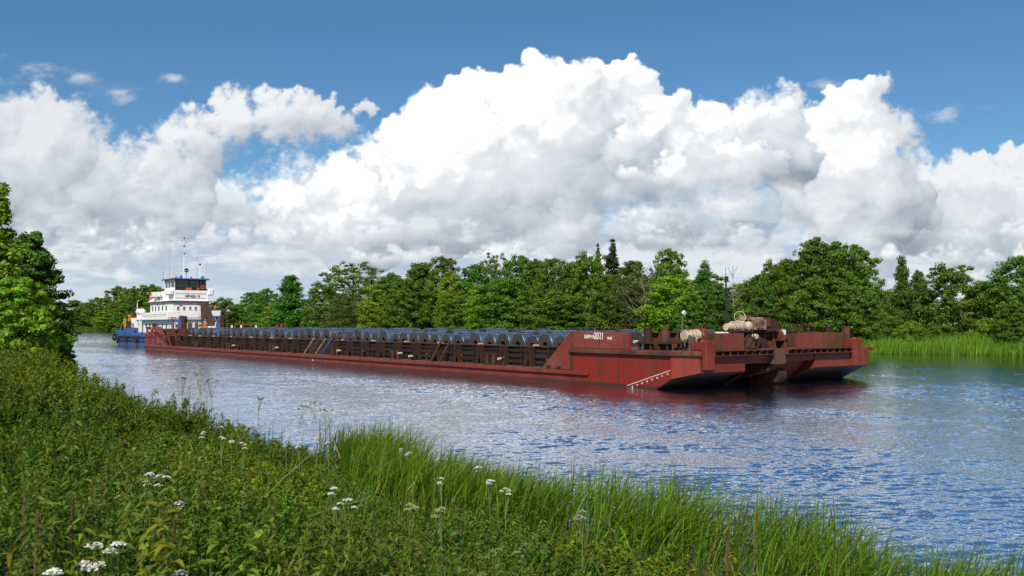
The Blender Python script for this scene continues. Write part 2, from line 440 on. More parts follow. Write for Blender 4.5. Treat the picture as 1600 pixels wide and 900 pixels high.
M = {}
M['red'] = paint('barge_red_paint', (.200, .025, .013), (.23, .055, .034), (.065, .016, .012), .55, .5, .42, wet=True)
M['red_dull'] = paint('sun_faded_red_paint', (.180, .034, .024), (.22, .066, .046), (.070, .020, .017), .6, .6, .4)
M['red_bright'] = paint('smooth_oxide_red_paint', (.235, .018, .007), (.17, .034, .022), (.06, .026, .022), .45, .42, .38, wet=True)
M['rust'] = paint('rusted_steel', (.070, .028, .019), (.16, .058, .026), (.022, .013, .010), .7, .8, .5)
M['rust_dark'] = paint('dark_rusted_steel', (.028, .016, .013), (.075, .030, .018), (.010, .008, .007), .55, .8, .4)
M['deck'] = paint('worn_deck_plating', (.085, .055, .045), (.16, .07, .04), (.035, .028, .025), .6, .85, .2)
M['under'] = paint('hull_bottom_coating', (.014, .012, .012), (.03, .016, .012), None, .5, .6, .3)
M['hold'] = paint('hold_wall_black', (.018, .016, .015), (.05, .026, .018), (.008, .008, .008), .5, .7, .3)
M['white'] = paint('white_ship_paint', (.88, .88, .87), (.76, .74, .70), (.45, .39, .33), .3, .38, .16, bump=.004)
M['white_small'] = paint('white_marking_paint', (.80, .78, .76), (.60, .45, .40), (.4, .2, .16), .3, .6, .15, scale=4, bump=.001)
M['cream'] = paint('old_cream_paint', (.36, .28, .19), (.13, .06, .04), (.05, .03, .022), .95, .65, .5, scale=3)
M['cream_light'] = paint('cream_winch_paint', (.66, .58, .44), (.30, .15, .08), (.16, .10, .06), .5, .6, .35, scale=3)
M['blue'] = paint('tug_blue_paint', (.022, .075, .27), (.045, .12, .30), (.012, .025, .07), .5, .45, .4)
M['sky_blue'] = paint('light_blue_paint', (.03, .22, .52), (.04, .25, .5), None, .3, .45, .2)
M['signal_red'] = paint('signal_red_paint', (.50, .025, .018), (.35, .05, .03), None, .4, .45, .2)
M['maroon'] = paint('maroon_trim', (.18, .022, .02), (.15, .04, .03), None, .4, .5, .2)
M['yellow'] = paint('yellow_paint', (.62, .33, .02), (.45, .25, .05), None, .4, .5, .2)
M['orange'] = paint('orange_plastic', (.75, .13, .015), (.65, .12, .02), None, .2, .5, .1)
M['green'] = paint('green_paint', (.02, .17, .10), (.03, .14, .08), None, .3, .5, .2)
M['black'] = paint('black_paint', (.02, .02, .022), (.035, .03, .03), None, .4, .5, .2)
M['brown_panel'] = paint('brown_panel_paint', (.075, .036, .030), (.10, .05, .04), (.03, .018, .016), .4, .6, .3)
M['rubber'] = paint('tyre_rubber', (.022, .022, .022), (.05, .045, .04), None, .3, .85, .1)
M['grey'] = paint('grey_steel', (.13, .12, .11), (.10, .06, .045), None, .5, .55, .4, scale=2)
M['wood'] = paint('weathered_timber', (.25, .15, .075), (.34, .22, .11), (.09, .05, .03), .6, .8, .4, scale=2)
M['timber_end'] = paint('fresh_timber_end', (.62, .47, .27), (.5, .34, .18), None, .4, .8, .2, scale=3)
m = NT('bridge_glass'); m.bsdf((.015, .02, .022), .06, 0, spec=.9); M['glass'] = m.mat
m = NT('dark_interior'); m.bsdf((.012, .012, .013), .4); M['dark'] = m.mat
m = NT('lamp_lens'); m.bsdf((.85, .85, .85), .15); M['lens'] = m.mat
m = NT('purple_curtain'); m.bsdf((.16, .05, .11), .8); M['curtain'] = m.mat

# rolled steel of the coils: bluish mill finish outside, wound edges on the ends
m = NT('coil_outer_steel')
p = m.pos(); oi = m.node('ShaderNodeObjectInfo')
n = m.noise(m.pos((1, 8, 1)), 2.2, 4); n2 = m.noise(p, 5, 5, .6)
c = m.mix(m.ramp(n, .3, .7), (.11, .175, .265), (.20, .28, .38))
c = m.mix(m.math('MULTIPLY', m.ramp(oi.outputs['Random'], .75, .95), .65), c, (.11, .075, .095))
m.bsdf(c, m.math('ADD', m.math('MULTIPLY', n2, .25), .26), .75, n2, .004, .5)
M['coil'] = m.mat
m = NT('coil_wound_edges')
tc_ = m.node('ShaderNodeTexCoord'); sp = m.node('ShaderNodeSeparateXYZ'); m.l.new(tc_.outputs['Object'], sp.inputs[0])
cb = m.node('ShaderNodeCombineXYZ'); m.l.new(sp.outputs[0], cb.inputs[0]); m.l.new(sp.outputs[2], cb.inputs[1])
ln = m.node('ShaderNodeVectorMath', operation='LENGTH'); m.l.new(cb.outputs[0], ln.inputs[0])
cb2 = m.node('ShaderNodeCombineXYZ'); m.l.new(ln.outputs['Value'], cb2.inputs[0])
rg = m.noise(cb2.outputs[0], 42, 3, .7); big = m.noise(m.pos(), 1.4, 4); oi = m.node('ShaderNodeObjectInfo')
c = m.mix(m.ramp(rg, .35, .65), (.022, .022, .024), (.055, .053, .052))
c = m.mix(m.math('MULTIPLY', m.ramp(big, .50, .72), .6), c, (.11, .060, .034))
c = m.mix(m.math('MULTIPLY', m.ramp(oi.outputs['Random'], .0, .3), .25), c, (.10, .08, .065))
m.bsdf(c, .55, .35, rg, .006, .7)
M['coil_end'] = m.mat

def foliage(name, base, trans=.35, hue=.04, rough=.6, gloss=.012):
    m = NT(name)
    at = m.node('ShaderNodeAttribute'); at.attribute_name = 'tint'
    oi = m.node('ShaderNodeObjectInfo')
    mul = m.node('ShaderNodeMix'); mul.data_type = 'RGBA'; mul.blend_type = 'MULTIPLY'; mul.inputs[0].default_value = 1
    mul.inputs[6].default_value = (*base, 1); m.l.new(at.outputs['Color'], mul.inputs[7])
    hs = m.node('ShaderNodeHueSaturation')
    h = m.math('ADD', m.math('MULTIPLY', oi.outputs['Random'], hue), .5 - hue / 2); m.l.new(h, hs.inputs['Hue'])
    v = m.math('ADD', m.math('MULTIPLY', oi.outputs['Random'], .3), .85); m.l.new(v, hs.inputs['Value'])
    m.l.new(mul.outputs[2], hs.inputs['Color'])
    d = m.node('ShaderNodeBsdfDiffuse'); t = m.node('ShaderNodeBsdfTranslucent'); g = m.node('ShaderNodeBsdfGlossy'); g.inputs['Roughness'].default_value = .42
    m.l.new(hs.outputs[0], d.inputs[0])
    tcol = m.node('ShaderNodeMix'); tcol.data_type = 'RGBA'; tcol.blend_type = 'MULTIPLY'; tcol.inputs[0].default_value = 1
    tcol.inputs[7].default_value = (1.5, 1.35, .6, 1); m.l.new(hs.outputs[0], tcol.inputs[6]); m.l.new(tcol.outputs[2], t.inputs[0])
    mx = m.node('ShaderNodeMixShader'); mx.inputs[0].default_value = trans; m.l.new(d.outputs[0], mx.inputs[1]); m.l.new(t.outputs[0], mx.inputs[2])
    mx2 = m.node('ShaderNodeMixShader'); mx2.inputs[0].default_value = gloss; m.l.new(mx.outputs[0], mx2.inputs[1]); m.l.new(g.outputs[0], mx2.inputs[2])
    m.l.new(mx2.outputs[0], m.out.inputs[0]); return m.mat
M['leaf'] = foliage('broad_leaf_green', (.092, .190, .022))
M['leaf_cool'] = foliage('dark_cool_leaf_green', (.066, .156, .020))
M['leaf_light'] = foliage('yellow_green_leaf', (.165, .285, .022))
M['leaf_spruce'] = foliage('spruce_needle_green', (.030, .060, .022), .15)
M['weed'] = foliage('weed_leaf', (.090, .158, .020), .38, 0)
M['reed'] = foliage('reed_blade', (.135, .275, .022), .42, 0)
M['bark'] = paint('tree_bark', (.10, .08, .06), (.16, .13, .10), (.04, .03, .025), .5, .9, .3)
M['dead'] = paint('dead_bark', (.22, .18, .15), (.3, .25, .2), (.1, .08, .06), .5, .9, .3)

# ------------------------------------------------------------------ terrain and river
NEAR = np.array([(60, -48), (22, -13), (5.8, 9.4), (-2.8, 20.6), (-19.6, 41.6), (-34, 60), (-90, 130), (-250, 330), (-700, 420), (-2500, 500)], float)
FAR = np.array([(900, -500), (200, -20), (95, 72), (57, 100.5), (43.6, 109), (-17, 188), (-78, 267), (-165, 400), (-232, 520), (-420, 575), (-1200, 640), (-2500, 700)], float)
POLY = np.vstack([NEAR, FAR[::-1]])
def seg_dist(x, y, line):
    best = np.full(np.shape(x), 1e9)
    for (ax, ay), (bx, by) in zip(line[:-1], line[1:]):
        dx, dy = bx - ax, by - ay; L = dx * dx + dy * dy
        t = np.clip(((x - ax) * dx + (y - ay) * dy) / L, 0, 1)
        best = np.minimum(best, np.hypot(x - ax - t * dx, y - ay - t * dy))
    return best
def in_river(x, y):
    inside = np.zeros(np.shape(x), bool); n = len(POLY)
    for i in range(n):
        x0, y0 = POLY[i]; x1, y1 = POLY[(i + 1) % n]
        if y0 == y1: continue
        c = ((y0 > y) != (y1 > y)) & (x < (x1 - x0) * (y - y0) / (y1 - y0) + x0)
        inside ^= c
    return inside
def ground_z(x, y):
    x = np.asarray(x, float); y = np.asarray(y, float)
    wob = (fbm(x / 9 + 50, y / 9 + 50, 3, 3) - .5) * 3.2
    dn = seg_dist(x, y, NEAR); df = seg_dist(x, y, FAR); riv = in_river(x, y)
    near_side = (~riv) & (dn < df)
    dN = np.where(near_side, dn, -dn) + wob * .5 * ss(0, 1.5, np.abs(dn))
    dF = np.where((~riv) & ~near_side, df, -df) + wob * .4
    zn = np.where(dN < 0, np.maximum(dN * .22, -2.2), 1.9 * ss(-.5, 14, dN) ** 1.15 + .03 + np.minimum(dN, 40) * .012)
    zf = np.where(dF < 0, np.maximum(dF * .25, -2.2), .9 * ss(-1, 7, dF) + 7.4 * ss(22, 160, dF) * (1 + .0 * x) + 9 * ss(150, 700, dF))
    zn = zn + np.where(dN > 0, 1.0 * ss(-6, 8, (x + 2.8) * -.677 + (y - 20.6) * .736) * ss(0, 6, dN), 0)
    z = np.where(near_side, zn, np.where(riv, np.maximum(np.where(dN > dF, zn, zf), -2.2), zf))
    return z + np.where(riv, 0, (fbm(x / 2.3 + 9, y / 2.3 + 9, 21, 3) - .5) * .16 * ss(0, 2, np.minimum(dn, df)))
def spread(lo, hi, step, far, n):
    core = np.arange(lo, hi, step)
    g = np.geomspace(step, far, n)
    return np.concatenate([lo - np.cumsum(g)[::-1], core, hi + np.cumsum(g)])
xs = spread(-42, 26, .6, 420, 62); ys = spread(-6, 66, .6, 420, 62)
gx_, gy_ = np.meshgrid(xs, ys)
gz_ = ground_z(gx_, gy_)
nx_, ny_ = len(xs), len(ys)
idx = np.arange(nx_ * ny_).reshape(ny_, nx_)
F = np.stack([idx[:-1, :-1], idx[:-1, 1:], idx[1:, 1:], idx[1:, :-1]], -1).reshape(-1, 4)
m = NT('meadow_ground')
p = m.pos(); n1 = m.noise(p, .9, 6); n2 = m.noise(p, .02, 4); n3 = m.noise(p, 14, 4)
c = m.mix(m.ramp(n1, .35, .65), (.030, .042, .012), (.055, .060, .018))
geo = m.node('ShaderNodeNewGeometry'); spz = m.node('ShaderNodeSeparateXYZ'); m.l.new(geo.outputs['Position'], spz.inputs[0])
c2 = m.mix(m.ramp(n1, .3, .7), (.10, .13, .030), (.19, .175, .06))
c = m.mix(m.ramp(spz.outputs[2], 3.0, 3.8), c, c2)
c = m.mix(m.ramp(spz.outputs[2], .22, .02), c, (.035, .026, .014))
m.bsdf(c, .95, 0, n3, .05, .8)
me = fast_mesh('ground', np.stack([gx_, gy_, gz_], -1).reshape(-1, 3), F, m.mat, smooth=True)
tag(link(bpy.data.objects.new('ground', me)), 'grassy meadow and river banks', kind='structure')

m = NT('river_water')
geo = m.node('ShaderNodeNewGeometry')
w3 = m.noise(geo.outputs['Position'], 9, 2, .5)
b = m.bsdf((.006, .020, .034), .04, 0, w3, .020, 1.0, .5); b.inputs['IOR'].default_value = 2.4
g = m.node('ShaderNodeBsdfGlossy'); g.inputs['Roughness'].default_value = .04; g.inputs['Color'].default_value = (.93, .95, 1, 1); m.l.new(b.inputs['Normal'].links[0].from_socket, g.inputs['Normal'])
mxs = m.node('ShaderNodeMixShader'); mxs.inputs[0].default_value = .88; m.l.new(b.outputs[0], mxs.inputs[1]); m.l.new(g.outputs[0], mxs.inputs[2]); m.l.new(mxs.outputs[0], m.out.inputs[0])
def wave_height(x, y):
    """sum of short wind waves running towards the near bank, weaker in the lee of the far bank and the barge"""
    rr = np.random.RandomState(4); h = np.zeros(x.shape)
    wxx = x + (fbm(x / 3.1, y / 3.1, 71, 2) - .5) * 1.6; wyy = y + (fbm(x / 3.1 + 9, y / 3.1, 73, 2) - .5) * 1.6
    for k in range(52):
        lam = .12 * (.75 / .12) ** (rr.rand() ** 1.1); th = math.radians(-78 + rr.normal() * 27); ph = rr.uniform(0, 6.28)
        kk = 2 * math.pi / lam; amp = .0270 / kk
        h += amp * np.sin(kk * (wxx * math.cos(th) + wyy * math.sin(th)) + ph)
    a_ = x * .61 - y * .79; b_ = x * .79 + y * .61
    g = ss(.36, .62, fbm(a_ / 34 + 3, b_ / 9 + 8, 70, 4)) * .75 + .42
    g *= .35 + 1.3 * fbm(x / 2.2, y / 1.5, 75, 3)
    v = x * .792 + y * .610 + (fbm(x / 15, y / 15, 76, 2) - .5) * 12
    u_ = (x - BOX) * .610 - (y - BOY) * .792; near = 36.2 - (x * .792 + y * .610)
    g *= 1 - .62 * (1 - ss(2, 11, near)) * ss(-40, -30, u_) * (1 - ss(101, 112, u_)) * (near > -20)
    g *= .16 + .84 * (1 - ss(62, 86, v))
    return h * g * WAVE
BOX, BOY, WAVE = -51.8, 126.6, 1.0
rad = [9.0]
while rad[-1] < 900: rad.append(rad[-1] + max(.032, rad[-1] * .0018))
rad = np.array(rad); ang = np.linspace(-.76, .76, 800)
rg_, ag_ = np.meshgrid(rad, ang, indexing='ij')
wxg, wyg = rg_ * np.sin(ag_), rg_ * np.cos(ag_)
wzg = wave_height(wxg, wyg)
wzg *= (1 - ss(.70, .76, np.abs(ag_))) * (1 - ss(500, 880, rg_))
nr_, na_ = rg_.shape; idx = np.arange(nr_ * na_).reshape(nr_, na_)
WV = np.stack([wxg, wyg, wzg], -1).reshape(-1, 3); WF = np.stack([idx[:-1, :-1], idx[:-1, 1:], idx[1:, 1:], idx[1:, :-1]], -1).reshape(-1, 4)
# the rest of the river, flat, just below
L_ = len(WV); WV = np.concatenate([WV, np.array([(-3000, -600, -.1), (1500, -600, -.1), (1500, 1500, -.1), (-3000, 1500, -.1)])]); WF = np.concatenate([WF, np.array([(L_ + 3, L_ + 2, L_ + 1, L_)])])
WF[:-1] = WF[:-1, ::-1]; WF[-1] = WF[-1][::-1]
me = fast_mesh('water', WV, WF, m.mat, smooth=True)
tag(link(bpy.data.objects.new('water', me)), 'rippled river surface', kind='structure')

# ------------------------------------------------------------------ leafy geometry in numpy
R = np.random.RandomState(7)
def unit(v): return v / np.maximum(np.linalg.norm(v, axis=-1, keepdims=True), 1e-9)
def rand_dirs(n):
    v = R.normal(size=(n, 3)); return unit(v)
def leaf_quads(C, N, size, aspect=.6):
    """one rhombic leaf (or sprig) per centre C, facing N"""
    n = len(C); a = unit(np.cross(N, rand_dirs(n))); b = np.cross(N, a)
    s = size[:, None]; k = (R.uniform(-.25, .25, n)[:, None]) * s
    V = np.stack([C - a * s, C - b * s * aspect + N * k, C + a * s, C + b * s * aspect + N * k], 1).reshape(-1, 3)
    F = np.arange(4 * n).reshape(n, 4); return V, F

def crown_points(kind, H, Wd, nclump, base):
    """clump centres inside an uneven crown envelope"""
    ph = R.uniform(0, 6.28, 6)
    out = []
    while len(out) < nclump:
        t = R.uniform(0, 1); th = R.uniform(0, 2 * math.pi)
        if kind == 'round': e = max(0, 1 - abs((t - .40) / .63) ** 2.3) ** .5
        elif kind == 'cone': e = (1 - t) ** .75 * (.86 + .2 * math.sin(t * 21 + ph[0]))
        elif kind == 'oval': e = max(0, 1 - abs((t - .36) / .66) ** 1.9) ** .62
        elif kind == 'vase': e = (t * .9 + .1) ** .6 * (1 - max(0, t - .75) * 2.6)
        elif kind == 'bush': e = (1 - t ** 2.2) ** .5
        else: e = 1 - t
        lump = 1 + .11 * math.sin(3 * th + ph[1] + 4 * t) + .09 * math.sin(5 * th + ph[2] - 9 * t) + .07 * math.sin(2 * th + ph[3] + 13 * t)
        if R.rand() > e + .08: continue
        r = Wd / 2 * e * lump * (R.rand() ** .38)
        z = base + (H - base) * (t * (1 + .04 * math.sin(th * 2 + ph[4])))
        out.append((r * math.cos(th), r * math.sin(th), z, t))
    for q in range(16):
        t = .12 + .86 * q / 15; out.append((R.normal(0, .02) * Wd, R.normal(0, .02) * Wd, base + (H - base) * t, t))
    return np.array(out)

def tree_meshes(kind, H, Wd, leafmat, nclump=190, per=70, leaf=.16, base=.06, seed=0, clump=.085, gaps=.0, tintvar=.3, trunkmat=None):
    global R
    R = np.random.RandomState(seed)
    P = crown_points(kind, H, Wd, int(nclump * 1.55), base * H); per = int(per * .9)
    if gaps: P = P[R.rand(len(P)) > gaps]
    rc = clump * H * R.uniform(.6, 1.35, len(P)) * (1 - .38 * P[:, 3])
    n = len(P) * per
    ci = np.repeat(np.arange(len(P)), per)
    d = rand_dirs(n); d[:, 2] = d[:, 2] * .8 + .12
    rad = R.rand(n) ** .45
    sq = np.array([1.15, 1.15, .72])
    C = P[ci, :3] + d * (rc[ci] * rad)[:, None] * sq
    C[:, 2] = np.maximum(C[:, 2], .15)
    N = unit(d + rand_dirs(n) * .75 + np.array([0, 0, .35]))
    size = leaf * R.uniform(.6, 1.35, n)
    V, F = leaf_quads(C, N, size)
    ct = 1 + (R.rand(len(P)) - .5) * 2 * tintvar
    lt = ct[ci] * R.uniform(.78, 1.22, n)
    yl = R.uniform(-.10, .16, n) + (R.rand(len(P)) * .16 - .05)[ci]
    T = np.stack([lt * (1 + yl * 1.4), lt, lt * (1 - yl)], -1)
    crown = fast_mesh('crown', V, F, leafmat, np.repeat(T, 4, axis=0))
    # trunk with limbs reaching the clumps
    mb = MB(); r0 = .022 * H + .03
    pts = [Vector((0, 0, -.4))]; q = Vector((0, 0, 0)); steps = 7
    for i in range(1, steps + 1):
        pts.append(Vector((R.uniform(-.03, .03) * H * .4, R.uniform(-.03, .03) * H * .4, H * .92 * i / steps)))
    for i in range(len(pts) - 1):
        a = r0 * (1 - i / (steps + .3)); b_ = r0 * (1 - (i + 1) / (steps + .3))
        mb.cyl(pts[i], pts[i + 1], max(a, .015), max(b_, .012), 8, False)
    for k in R.permutation(len(P))[:26]:
        tgt = Vector(P[k, :3]); hz = max(.12 * H, tgt.z - .28 * (tgt.xy.length) - .1 * H); f = min(.98, hz / (H * .92)) * steps
        i = int(f); st = pts[min(i + (1 if i > 0 else 1), steps)].lerp(pts[min(i + 1, steps)], 0); st = Vector((st.x, st.y, hz))
        mid = st.lerp(tgt, .5) + Vector((0, 0, .03 * H)); rr = r0 * .32 * (1 - .6 * hz / H)
        mb.cyl(st, mid, rr, rr * .65, 6, False); mb.cyl(mid, tgt, rr * .65, rr * .2, 6, False)
    me = bpy.data.meshes.new('trunk'); me.from_pydata(mb.v, [], mb.f); me.materials.append(trunkmat or M['bark'])
    me.polygons.foreach_set('use_smooth', [True] * len(me.polygons)); me.update()
    return crown, me

PROTO = {}
def proto(key, *a, **k):
    PROTO[key] = (tree_meshes(*a, **k), a[1], a[2])
# unit-sized protos are 12 m tall; each planted tree scales its thing to its own height and width
for i in range(4): proto('round%d' % i, 'round', 12, 10, M['leaf'], 230, 78, .170, .03, 100 + i)
for i in range(3): proto('oval%d' % i, 'oval', 12, 7, M['leaf_cool'], 200, 78, .165, .03, 200 + i)
for i in range(2): proto('cone%d' % i, 'cone', 12, 7, M['leaf_cool'], 210, 72, .150, .03, 300 + i)
proto('spruce', 'cone', 12, 4.6, M['leaf_spruce'], 230, 60, .13, .04, 320, clump=.05)
for i in range(2): proto('light%d' % i, 'oval', 12, 6, M['leaf_light'], 180, 72, .150, .03, 400 + i)
proto('airy', 'vase', 12, 11, M['leaf'], 190, 50, .15, .20, 500, clump=.07, gaps=.25)
proto('willow', 'round', 12, 9, foliage('grey_green_willow_leaf', (.10, .145, .045)), 200, 60, .13, .03, 520, gaps=.1)
for i in range(2): proto('bush%d' % i, 'bush', 4, 6, M['leaf'], 90, 70, .085, .02, 600 + i, clump=.14)
proto('bushlight', 'bush', 4, 6, M['leaf_light'], 90, 70, .085, .02, 610, clump=.14)
for i in range(3): proto('far%d' % i, 'round', 24, 17, M['leaf'], 150, 60, .40, .03, 700 + i)
proto('farlight', 'round', 24, 17, M['leaf_light'], 150, 60, .40, .03, 710)

def plant(key, name, x, y, H, Wd, label, cat, group, rz=None):
    (cr, tr), h0, w0 = PROTO[key]
    t = thing(name, label, cat, (x, y, float(ground_z(x, y)) - .05), rz if rz is not None else random.uniform(0, 6.28), group)
    t.scale = (Wd / w0, Wd / w0, H / h0)
    link(bpy.data.objects.new('trunk', tr), t); link(bpy.data.objects.new('crown', cr), t)
    return t
random.seed(3)
def far_bank_at(px, off):
    """point on the ray through that column, 'off' metres beyond the far shoreline"""
    k = (px - 800) / FPX
    best = None
    for (ax, ay), (bx, by) in zip(FAR[:-1], FAR[1:]):
        den = (bx - ax) - k * (by - ay)
        if abs(den) < 1e-9: continue
        t = (k * ay - ax) / den
        if 0 <= t <= 1:
            D = ay + t * (by - ay)
            if D > 20 and (best is None or D < best): best = D
    D = best + off * 1.3
    return k * D, D
TREES = [  # column, crown-top row, width px, metres behind the shoreline, proto, name, label
 (112,486,34,10,'far0','broadleaf_tree','small rounded tree at the water beside the left-hand bank trees'),
 (133,474,40,16,'far1','broadleaf_tree','round tree on the far shore left of the tug stern'),
 (156,466,40,14,'far2','broadleaf_tree','dense tree on the distant shore just left of the feathery tall tree'),
 (181,449,34,20,'far0','broadleaf_tree','tall feathery tree on the skyline above the yellow deck frames'),
 (206,452,40,14,'far1','broadleaf_tree','broad green tree behind the funnel of the tug'),
 (226,446,44,22,'far2','broadleaf_tree','highest distant tree directly left of the white deckhouse'),
 (250,450,44,16,'far0','broadleaf_tree','distant tree half hidden by the tug upper deck'),
 (170,484,34,3,'farlight','broadleaf_tree','low light green tree at the distant water edge'),
 (200,480,36,2,'far1','broadleaf_tree','low dark tree at the distant water edge behind the blue stern'),
 (334,472,26,12,'far2','broadleaf_tree','dark tree directly right of the wheelhouse behind the bare-chested man'),
 (352,467,34,150,'round0','broadleaf_tree','rounded tree at the left end of the grass field'),
 (372,476,24,165,'round1','broadleaf_tree','small tree at the back of the grass field, left one'),
 (394,458,36,170,'round2','broadleaf_tree','wide tree at the back of the grass field'),
 (416,453,40,165,'round3','broadleaf_tree','tall tree at the back of the grass field beside the pointed tree'),
 (428,474,30,8,'light0','young_tree','yellow-green young tree at the left foot of the pointed tree'),
 (454,430,66,10,'cone0','pointed_tree','solitary dark pointed tree standing left of the big open-crowned tree'),
 (484,476,30,22,'bush0','shrub','low shrub filling the gap right of the solitary pointed tree'),
 (508,444,56,12,'round0','broadleaf_tree','dark rounded tree at the left foot of the big open-crowned tree'),
 (552,413,96,16,'airy','open_crowned_tree','large open-crowned tree with sky showing through its branches'),
 (544,462,70,5,'willow','broadleaf_tree','grey-green low tree in front of the open-crowned tree'),
 (586,446,40,5,'light1','young_tree','yellow-green tree right of the open-crowned tree'),
 (612,428,56,14,'oval0','broadleaf_tree','dark tree beside the thin bare spike'),
 (632,438,60,6,'round1','broadleaf_tree','grey-green tree right of the thin bare spike'),
 (658,411,56,16,'oval1','broadleaf_tree','tall tree with a knobbly top left of the first yellow-green spire'),
 (694,405,52,16,'round2','broadleaf_tree','tall dark tree behind the first yellow-green spire'),
 (706,428,40,5,'light0','young_tree','yellow-green spire left of centre in the long tree row'),
 (741,413,56,14,'oval2','broadleaf_tree','dark oval tree behind the second yellow-green spire'),
 (744,446,34,4,'light1','young_tree','second small yellow-green spire, lower than the first'),
 (720,462,60,3,'round3','broadleaf_tree','low dark tree at the waterside between the two yellow-green spires'),
 (775,400,56,18,'airy','open_crowned_tree','open-topped tree rising above the middle of the row'),
 (784,440,76,7,'round0','broadleaf_tree','broad rounded tree below the open-topped tree'),
 (814,404,62,14,'round1','broadleaf_tree','full round-topped tree right of the open-topped tree'),
 (838,407,44,16,'oval0','broadleaf_tree','narrow tree in the even-topped part of the row'),
 (864,407,56,14,'round2','broadleaf_tree','round tree in the even-topped part of the row, above the coil ends'),
 (897,410,56,14,'oval1','broadleaf_tree','oval tree just left of the twin spires'),
 (870,458,84,4,'round3','broadleaf_tree','low bright round tree directly behind the white-lettered bulwark'),
 (924,400,66,12,'round0','broadleaf_tree','dark tree below the twin spires'),
 (934,386,26,15,'spruce','spruce_tree','shorter left spire of the twin spruces'),
 (957,379,44,15,'spruce','spruce_tree','tallest spruce of the long row'),
 (956,432,60,6,'round1','broadleaf_tree','leafy tree at the foot of the tallest spruce'),
 (986,407,54,14,'oval2','broadleaf_tree','dark tree directly right of the tallest spruce'),
 (990,428,76,6,'willow','willow_tree','pale grey-green willow with bare branches showing'),
 (1020,422,46,16,'willow','willow_tree','smaller pale willow right of the bare-branched one'),
 (1047,394,54,12,'round2','broadleaf_tree','tall dark tree behind the bright pointed tree'),
 (1048,430,72,4,'light0','young_tree','bright yellow-green pointed tree in front of a tall dark tree'),
 (1101,407,56,9,'cone1','pointed_tree','pointed dark tree left of the black deck mast'),
 (1082,462,56,3,'round3','broadleaf_tree','low leafy tree behind the cream winch motor'),
 (1124,446,40,4,'oval0','broadleaf_tree','thin low tree directly behind the black deck mast'),
 (1160,444,56,60,'light1','broadleaf_tree','sunlit pale tree far behind the dead tree'),
 (1176,470,40,5,'bushlight','shrub','yellow-green shrub behind the handwheel'),
 (1140,474,44,6,'bush1','shrub','green shrub behind the foot of the deck mast'),
 (1192,440,44,5,'oval1','broadleaf_tree','left shoulder tree of the big clump'),
 (1212,412,60,9,'round0','broadleaf_tree','second tree from the left in the big clump'),
 (1228,404,44,14,'oval2','broadleaf_tree','narrow tree between the shoulder and the peak of the big clump'),
 (1274,374,80,9,'oval0','broadleaf_tree','highest tree of the big clump'),
 (1306,377,64,14,'oval2','broadleaf_tree','second peak of the big clump'),
 (1334,388,88,8,'round1','broadleaf_tree','massive right-hand tree of the big clump'),
 (1288,436,110,3,'round2','broadleaf_tree','wide low tree at the front of the big clump'),
 (1350,450,60,4,'round3','broadleaf_tree','low right corner tree of the big clump'),
 (1390,452,40,50,'light0','broadleaf_tree','pale tree far back between the big clump and the slim tree'),
 (1409,400,48,9,'cone0','slim_tree','slim tall tree standing in the gap right of the big clump'),
 (1434,424,34,10,'oval0','broadleaf_tree','small dark tree between the slim tree and the round one'),
 (1487,418,100,7,'round0','broadleaf_tree','round dark tree alone above the bright reeds'),
 (1536,456,60,90,'light1','broadleaf_tree','distant sunlit pale tree left of the tree at the frame edge'),
 (1560,446,70,130,'farlight','broadleaf_tree','distant pale tree half hidden by the tree at the frame edge'),
 (1600,404,120,6,'round1','broadleaf_tree','big dark tree leaning over the water at the right frame edge'),
 (1584,474,56,2,'round2','broadleaf_tree','low boughs of the tree at the right frame edge'),
 (1690,420,110,9,'round3','broadleaf_tree','tree beyond the right frame edge'),
 (1392,494,60,4,'bush0','shrub','leafy shrub on the bank just right of the barge bow'),
 (1424,500,54,3.5,'bushlight','shrub','light green shrub below the slim tree'),
 (1452,504,50,3,'bush1','shrub','green shrub between slim tree and round tree'),
 (1538,498,50,4,'bushlight','shrub','light green shrub right of the round dark tree'),
 (1362,500,50,4,'bush1','shrub','shrub behind the far bollards of the bow'),
]
for (px, ty, wpx, off, key, name, label) in TREES:
    x, y = far_bank_at(px, off); x += 0
    g = float(ground_z(x, y)); top = CAMZ - (ty - 508) / FPX * y
    plant(key, name, x, y, max(2.0, top - g), wpx / FPX * y * (1.25 if px < 1090 else 1.05), label, 'shrub' if name == 'shrub' else 'tree', 'shrubs on the far bank' if name == 'shrub' else 'trees along the far bank')
# extra wood behind the row so that it is deep, placed by distance along the bank
for i in range(26):
    t = i / 25.0; base = Vector((58, 118, 0)).lerp(Vector((-66, 282, 0)), t)
    x = base.x + 14 + random.uniform(-3, 5); y = base.y + 11 + random.uniform(-3, 5)
    pxx = 800 + FPX * x / y
    if 1128 < pxx < 1192 or 1370 < pxx < 1600 or pxx < 520: continue
    plant(random.choice(['round0', 'round2', 'oval0', 'oval2']), 'broadleaf_tree', x, y, random.uniform(11, 13), random.uniform(9, 11), 'shadowed tree standing in the second line behind the riverside row', 'tree', 'second line of trees')
for i, (x, y, key, H, Wd, lab) in enumerate([(-62, 74, 'round0', 8, 7, 'rounded tree farther back on the near meadow'), (-75, 100, 'oval0', 9, 6, 'slim tree by the near shore beyond the left clump'), (-95, 112, 'round2', 10, 8, 'broad tree on the near meadow edge'), (-120, 150, 'round1', 11, 9, 'broad tree far along the near shore'), (-52, 52, 'bush0', 3, 5, 'low bush on the near meadow'), (-170, 215, 'round3', 12, 10, 'most distant tree on the near shore')]):
    plant(key, 'broadleaf_tree' if key != 'bush0' else 'shrub', x, y, H, Wd, lab, 'tree', 'trees on the near meadow')
